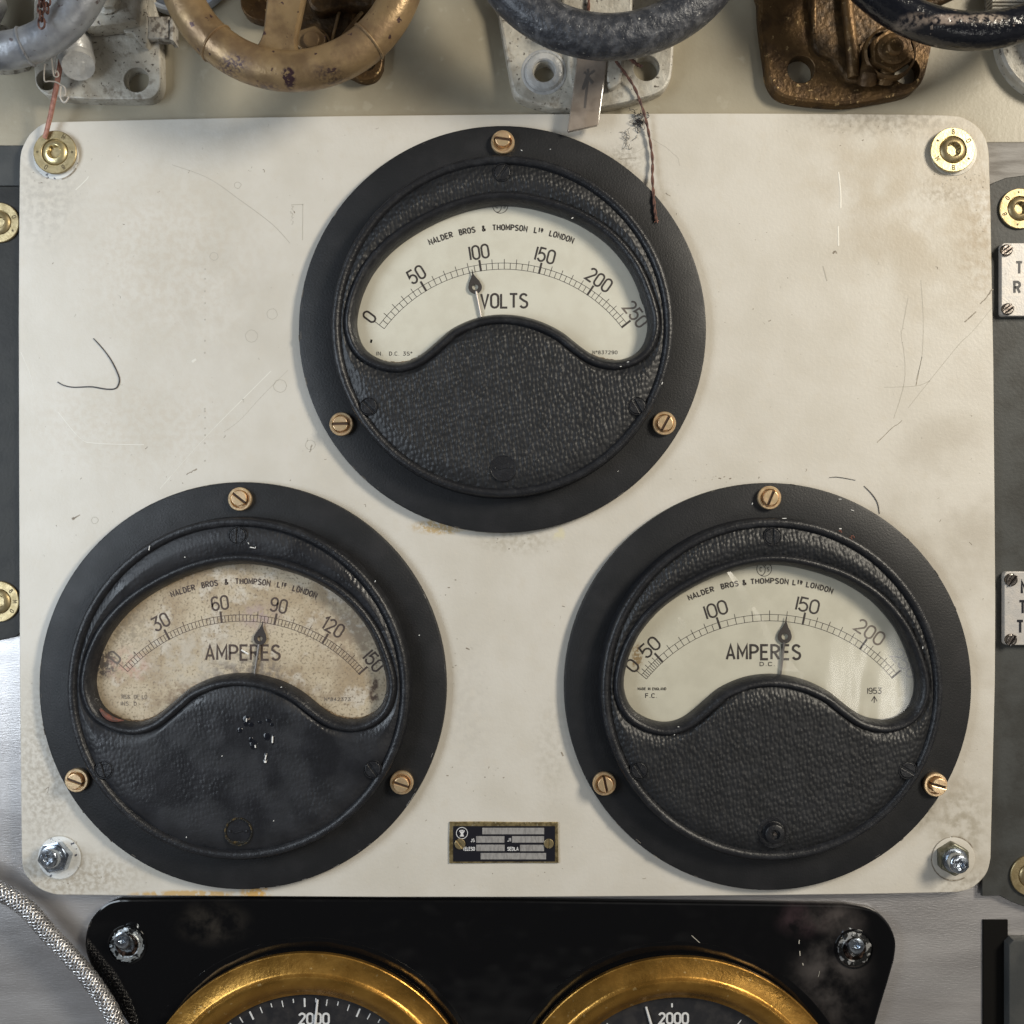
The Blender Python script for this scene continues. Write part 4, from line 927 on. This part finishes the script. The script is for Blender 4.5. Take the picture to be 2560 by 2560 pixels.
# valve 1: silver wheel on white casting
v1 = empty('valve', (*xy(180, -60, -22), -22), 'white painted valve with silver handwheel in the top left corner', 'valve', 'valves above the ivory panel')
flange_plate([(86,190),(90,212),(104,230),(130,240),(220,247),(355,248),(384,240),(398,222),(402,190),(399,110),(392,60),(380,-60),(330,-160),(150,-160),(90,-40),(84,120)], 16, [(341,199,31),(117,199,26)]).build('mounting_flange', M['white_cast'], v1)
mb = MB(); pipe(mb, [(120,-120,60),(135,0,60),(160,70,62),(192,120,60),(200,150,52),(196,165,40)], 36); 
mb.build('elbow', M['white_cast2'], v1)
mb = MB(); x, y = xy(188, 128, 60); pipe(mb, [(182,100,10),(190,140,50),(196,165,74)], lambda t: 46-8*t); mb.build('boss', M['white_cast2'], v1)
mb = MB(); mb.prism(catmull(pts([(215,20),(262,-20),(345,-30),(345,10),(341,45),(325,55),(215,67),(205,50)], 70), True, 4), 20, 70, 8); mb.prism(catmull(pts([(300,40),(365,20),(368,108),(350,108),(330,85),(310,80)], 40), True, 3), 10, 40, 5); mb.build('bracket', M['white_cast'], v1)
mb = MB(); mb.lathe([(34, 68), (34, 76), (28, 79), (0, 80)], xy(265, 0, 76), 40); mb.lathe([(24, 78), (24, 92), (20, 95), (0, 96)], xy(272, -4, 90), 6); mb.build('cap_nut', M['white_cast'], v1)
mb = MB(); mb.box(*[q for q in (xy(370,60,36)[0], xy(424,60,36)[0], xy(370,98,36)[1], xy(370,42,36)[1])], 8, 40, 4); mb.box(xy(424,0,42)[0], xy(434,0,42)[0], xy(0,102,42)[1], xy(0,46,42)[1], 5, 44, 2); mb.build('side_lug', M['grimy_cast'], v1)
mb = MB(); mb.prism(catmull(pts([(-60,80),(0,60),(40,78),(70,90),(50,160),(-60,160)], 20), True, 3), -22, 20, 4); mb.build('rear_casting', M['grimy_cast'], v1)
mb = MB(); pipe(mb, [(-30,-40,50),(-14,10,50),(-40,60,50)], 30); mb.build('white_pipe', M['white_cast2'], v1)
w, c = rim(v1, -12, -125, 253, 45, 190, M['wheel_silver'], ribs=(-72.5,))
spoke(w, (-12,-125), (-120,60), 60, 46, 190, M['wheel_silver']); spoke(w, (-12,-125), (190,-60), 60, 46, 190, M['wheel_silver'])
# pale blue disc behind the bronze wheel
bd = empty('pale_blue_handwheel', (*xy(440, -90, 0), -22), 'pale blue wheel edge behind the bronze handwheel at the top', 'handwheel')
mb = MB(); mb.lathe([(120, -20), (134, -14), (138, 0), (134, 14), (128, 16), (120, 8), (112, 20), (60, 26), (0, 26)], xy(452, -98, 0), 80); mb.build('disc', M['blue_plastic'], bd)

# valve 2: bronze wheel
v2 = empty('valve', (*xy(729, -112, -22), -22), 'bronze valve with large brown brass handwheel second from left', 'valve', 'valves above the ivory panel')
flange_plate([(604,-90),(600,0),(612,34),(640,50),(672,54),(720,60),(740,110),(800,150),(880,190),(905,200),(935,195),(953,172),(958,140),(965,0),(960,-120),(640,-140)], 8, [(920,160,16)]).build('mounting_flange', M['bronze_flange'], v2)
mb = MB(); mb.prism(catmull(pts([(735,-60),(930,-60),(925,20),(890,20),(870,95),(840,120),(770,130),(735,60)], 34), True, 4), 6, 34, 10); mb.prism(catmull(pts([(770,-60),(900,-60),(930,10),(850,14),(800,30),(770,10)], 70), True, 4), 30, 70, 10); mb.build('body', M['bronze_dark'], v2)
mb = MB(); pipe(mb, [(850,20,40),(838,70,40),(826,118,36)], 4, 8); pipe(mb, [(905,30,40),(880,60,42),(856,92,38)], 5, 8); mb.build('casting_ribs', M['wheel_brass'], v2)
x, y = xy(779, 102, 60); mb = MB(); mb.lathe([(44, 30), (42, 42), (38, 44)], (x, y), 40); mb.f.pop(); hexnut(mb, (x, y), 38, 36, 62, .3); mb.lathe([(21, 58), (21, 68), (18, 71), (0, 71)], (x, y), 32); mb.build('hex_nut', M['wheel_brass'], v2, (x, y, 36))
w, c = rim(v2, 729, -112, 290, 49, 180, M['wheel_brass'], ribs=(-48, -130.5))
# rib angles in image: left rib at (540,108), right rib at (840,149)
spoke(w, (735,-120), (690,160), 96, 72, 172, M['wheel_brass']); spoke(w, (735,-120), (560,-330), 96, 72, 172, M['wheel_brass']); spoke(w, (735,-120), (970,-290), 96, 72, 172, M['wheel_brass'])

# valve 3: dark grey wheel on white flange
v3 = empty('valve', (*xy(1521, -200, -22), -22), 'white flanged valve with dark grey speckled handwheel at top centre', 'valve', 'valves above the ivory panel')
flange_plate([(1246,30),(1250,60),(1269,165),(1282,225),(1300,246),(1350,264),(1403,272),(1505,266),(1585,250),(1648,230),(1672,206),(1681,174),(1685,109),(1690,0),(1690,-80),(1246,-80)], 14, [(1362,181,27),(1615.6,170,32)], bev=7).build('mounting_flange', M['white_cast'], v3)
x, y = xy(1360, 179, 17); mb = MB(); mb.lathe([(57, 13), (56, 15), (53, 16), (50, 16), (49, 15), (44, 22), (38, 24), (30, 24), (27, 20), (27, -20)], (x, y), 56); mb.f.pop(); mb.build('washer', M['white_cast2'], v3, (x, y, 14))
mb = MB(); mb.prism(catmull(pts([(1420,120),(1440,100),(1450,150),(1447,205),(1425,200)], 30), True, 4), 12, 30, 5); mb.prism(catmull(pts([(1515,120),(1560,115),(1556,190),(1545,212),(1518,214)], 36), True, 4), 12, 36, 7); mb.build('lugs', M['white_cast'], v3)
mb = MB(); mb.prism(pts([(1404,-200),(1582,-200),(1582,60),(1404,60)], 90), 10, 90, 8); mb.build('yoke', M['white_cast'], v3)
w, c = rim(v3, 1521, -236, 329, 55, 180, M['wheel_grey'])
spoke(w, (1521,-236), (1240,-300), 70, 60, 180, M['wheel_grey']); spoke(w, (1521,-236), (1800,-300), 70, 60, 180, M['wheel_grey']); spoke(w, (1521,-236), (1521,-560), 70, 60, 180, M['wheel_grey'])

# valve 4: bronze flange, glossy black wheel
v4 = empty('valve', (*xy(2250, -100, -22), -22), 'dark bronze valve with glossy chipped black handwheel at the top right', 'valve', 'valves above the ivory panel')
flange_plate([(1896,-120),(1898,0),(1901,60),(1914,157),(1920,197),(1938,230),(1969,247),(2036,257),(2115,261),(2193,250),(2264,236),(2294,218),(2313,189),(2326,138),(2331,100),(2332,-60),(2300,-130)], 12, [(2003,173,34),(2266,176,33)], bev=9).build('mounting_flange', M['bronze_flange'], v4)
mb = MB(); mb.prism(catmull(pts([(2038,-120),(2030,80),(2040,130),(2078,150),(2110,190),(2130,208),(2230,206),(2240,170),(2330,60),(2330,-120)], 22), True, 4), 10, 24, 8); mb.build('recessed_body', M['bronze_dark'], v4)
mb = MB(); pipe(mb, [(2118,-60,34),(2118,20,36),(2130,120,34),(2134,195,28)], 15, 16); pipe(mb, [(2036,-60,26),(2034,20,26),(2036,85,20)], 7, 12)
for (u, v, r_) in ((2170,184,24),(2214,182,21)): pipe(mb, [(u+4,v-22,26),(u,v+6,34),(u-4,v+24,22)], r_, 14)
mb.build('ribs', M['bronze_flange'], v4)
x, y = xy(2233, 122, 70); mb = MB(); mb.lathe([(66, 30), (64, 50), (58, 54)], (x, y), 40); mb.f.pop(); hexnut(mb, (x, y), 54, 40, 66, .6); mb.lathe([(38, 60), (38, 72), (33, 75), (30, 76), (22, 78), (20, 86), (15, 90), (0, 90)], (x, y), 40); mb.build('hex_nut', M['bronze_flange'], v4, (x, y, 40))
w, c = rim(v4, 2434, -296, 374, 46, 170, M['wheel_black'])
spoke(w, (2434,-296), (2434,-640), 70, 60, 170, M['wheel_black']); spoke(w, (2434,-296), (2140,-130), 70, 60, 170, M['wheel_black'])
mb = MB(); pipe(mb, [(2290,20,30),(2350,2,40),(2420,-30,40)], 12, 12); mb.build('lever', M['bronze_dark'], v4)
# white round flange at the right edge
v5 = empty('pipe_flange', (*xy(2650, 60, -22), -22), 'whitish round pipe flange cut by the right edge at the top', 'flange')
mb = MB(); mb.lathe([(158, -22), (158, 6), (152, 12), (120, 14), (112, 20), (100, 40), (0, 42)], xy(2656, 88, 12), 80); mb.build('disc', M['white_cast'], v5)
mb = MB()
for i in range(9): mb.box(xy(2484, 0, 40)[0], xy(2600, 0, 40)[0], xy(0, 28-i*9, 40)[1], xy(0, 22-i*9, 40)[1], 0, 34, 2)
mb.box(xy(2486, 0, 30)[0], xy(2600, 0, 30)[0], xy(0, 30, 30)[1], xy(0, -90, 30)[1], -22, 28, 3); mb.build('threaded_stub', M['white_cast'], v5)

# ================================================================ hanging bits
tp = lambda q, z: (*xy(*q, z), z)
to = pts([(1445,60),(1524,60),(1519,150),(1497,309),(1493,314),(1421,330),(1418,326),(1432,230),(1441,160)], 36)
tgo = empty('acrylic_tag', (to[0][0], to[0][1], 36), 'clear smoky plastic tag hanging below the dark grey handwheel', 'tag')
mb = MB(); mb.prism(to, 30, 40, 3); mb.build('tag_body', M['acrylic'], tgo)
mb = MB(); mb.stroke(pts([(1470,172),(1469,200),(1465,240),(1462,270)], 40.5), 3, 40.1, .4); mb.stroke(pts([(1457,224),(1468,190),(1482,208)], 40.5), 4, 40.1, .5); mb.stroke(pts([(1460,180),(1470,188),(1486,176)], 40.5), 3, 40.1, .6); mb.build('engraved_mark', M['arm'], tgo)
def thread(lst, r, label, z0=60, mat='string', cat='thread', name='thread', twist=22):
    p = catmull([(*xy(u, v, z), z) for u, v, z in lst], False, 16); mb = MB()
    for s_ in (0, pi):
        q = []
        for i, (x, y, z) in enumerate(p): a = s_+i*2*pi/twist; q.append((x+r*.8*cos(a), y, z+r*.8*sin(a)))
        mb.tube(q, r, 6)
    o = mb.build(name, M[mat], None, p[0]); return tag(o, label, cat)
TH = thread([(1530,120,60),(1538,149,52),(1562,182,36),(1585,217,26),(1603,261,22),(1616,305,14),(1624,346,10),(1631,396,10),(1631,444,14),(1634,490,24),(1638,530,25),(1641,552,24)], 2.3, 'long red brown twisted thread hanging over the top meter', twist=20)
mb = MB()
for (du, dv) in ((-5, 8), (3, 10), (6, 6)): mb.tube([(*xy(1641, 548, 24), 24), (*xy(1641+du, 548+dv, 24), 25)], lambda t: 1.6-.9*t, 5)
mb.build('frayed_tip', M['strip'], TH)
thread([(1560,130,52),(1577,147,48),(1592,160,46),(1603,166,45)], 3.2, 'short frayed pinkish thread end over the right hole of the white flange')
thread([(1471,-60,100),(1472,0,98),(1470,40,96)], 2.4, 'short vertical reddish thread above the dark grey handwheel')
# copper strip, wires, chain
mb = MB(); mb.tube([tp((160,118),70), tp((153,150),66), tp((142,212),48), tp((126,290),28), tp((116,330),22), tp((111,346),19)], lambda t: 7.6-1.6*t, 10, flat=.5)
tag(mb.build('copper_strip', M['strip'], None, tp((142,212),48)), 'reddish copper strip pointing down to the top left brass washer', 'strip')
mb = MB(); mb.tube(catmull([tp(q, 78) for q in ((112,160),(110,185),(112,203),(124,203),(140,205),(152,212),(162,220),(164,236),(160,238))], False, 5), 1.8, 6)
mb.tube(catmull([tp(q, 80) for q in ((152,216),(150,240),(156,253),(163,256),(170,247),(171,242))], False, 6), 2.2, 6)
mb.tube(catmull([tp(q, 78) for q in ((128,140),(131,165),(135,190),(146,190),(143,178),(137,183))], False, 5), 1.7, 6); mb.tube(catmull([tp(q, 74) for q in ((140,135),(137,160),(139,185))], False, 5), 1.7, 6)
tag(mb.build('wire_hook', M['wire'], None, tp((150,215),78)), 'thin pale bent wire with a small hook wrapped round the copper strip', 'wire')
ch = empty('chain', tp((100,10),250), 'dark rusty small chain hanging over the silver handwheel', 'chain')
def link(cx, cy, z, L, wd, side):
    mb = MB(); p = []
    for i in range(20):
        a = 2*pi*i/20; X, Y = wd*cos(a), L*sin(a)+(L*.35 if sin(a) > 0 else -L*.35)
        x, y = xy(cx, cy, z); p.append((x+(0 if side else X), y+Y, z+(X if side else 0)))
    mb.tube(p, 2.4, 8, closed=True); mb.build('link', M['rusty'], ch, (x, y, z))
for i, v in enumerate(range(-50, 60, 18)): link(99+i*.8, v, 250, 9, 7, i % 2)
for i, v in enumerate(range(-52, 24, 18)): link(119-i*.4, v, 246, 9, 7, (i+1) % 2)
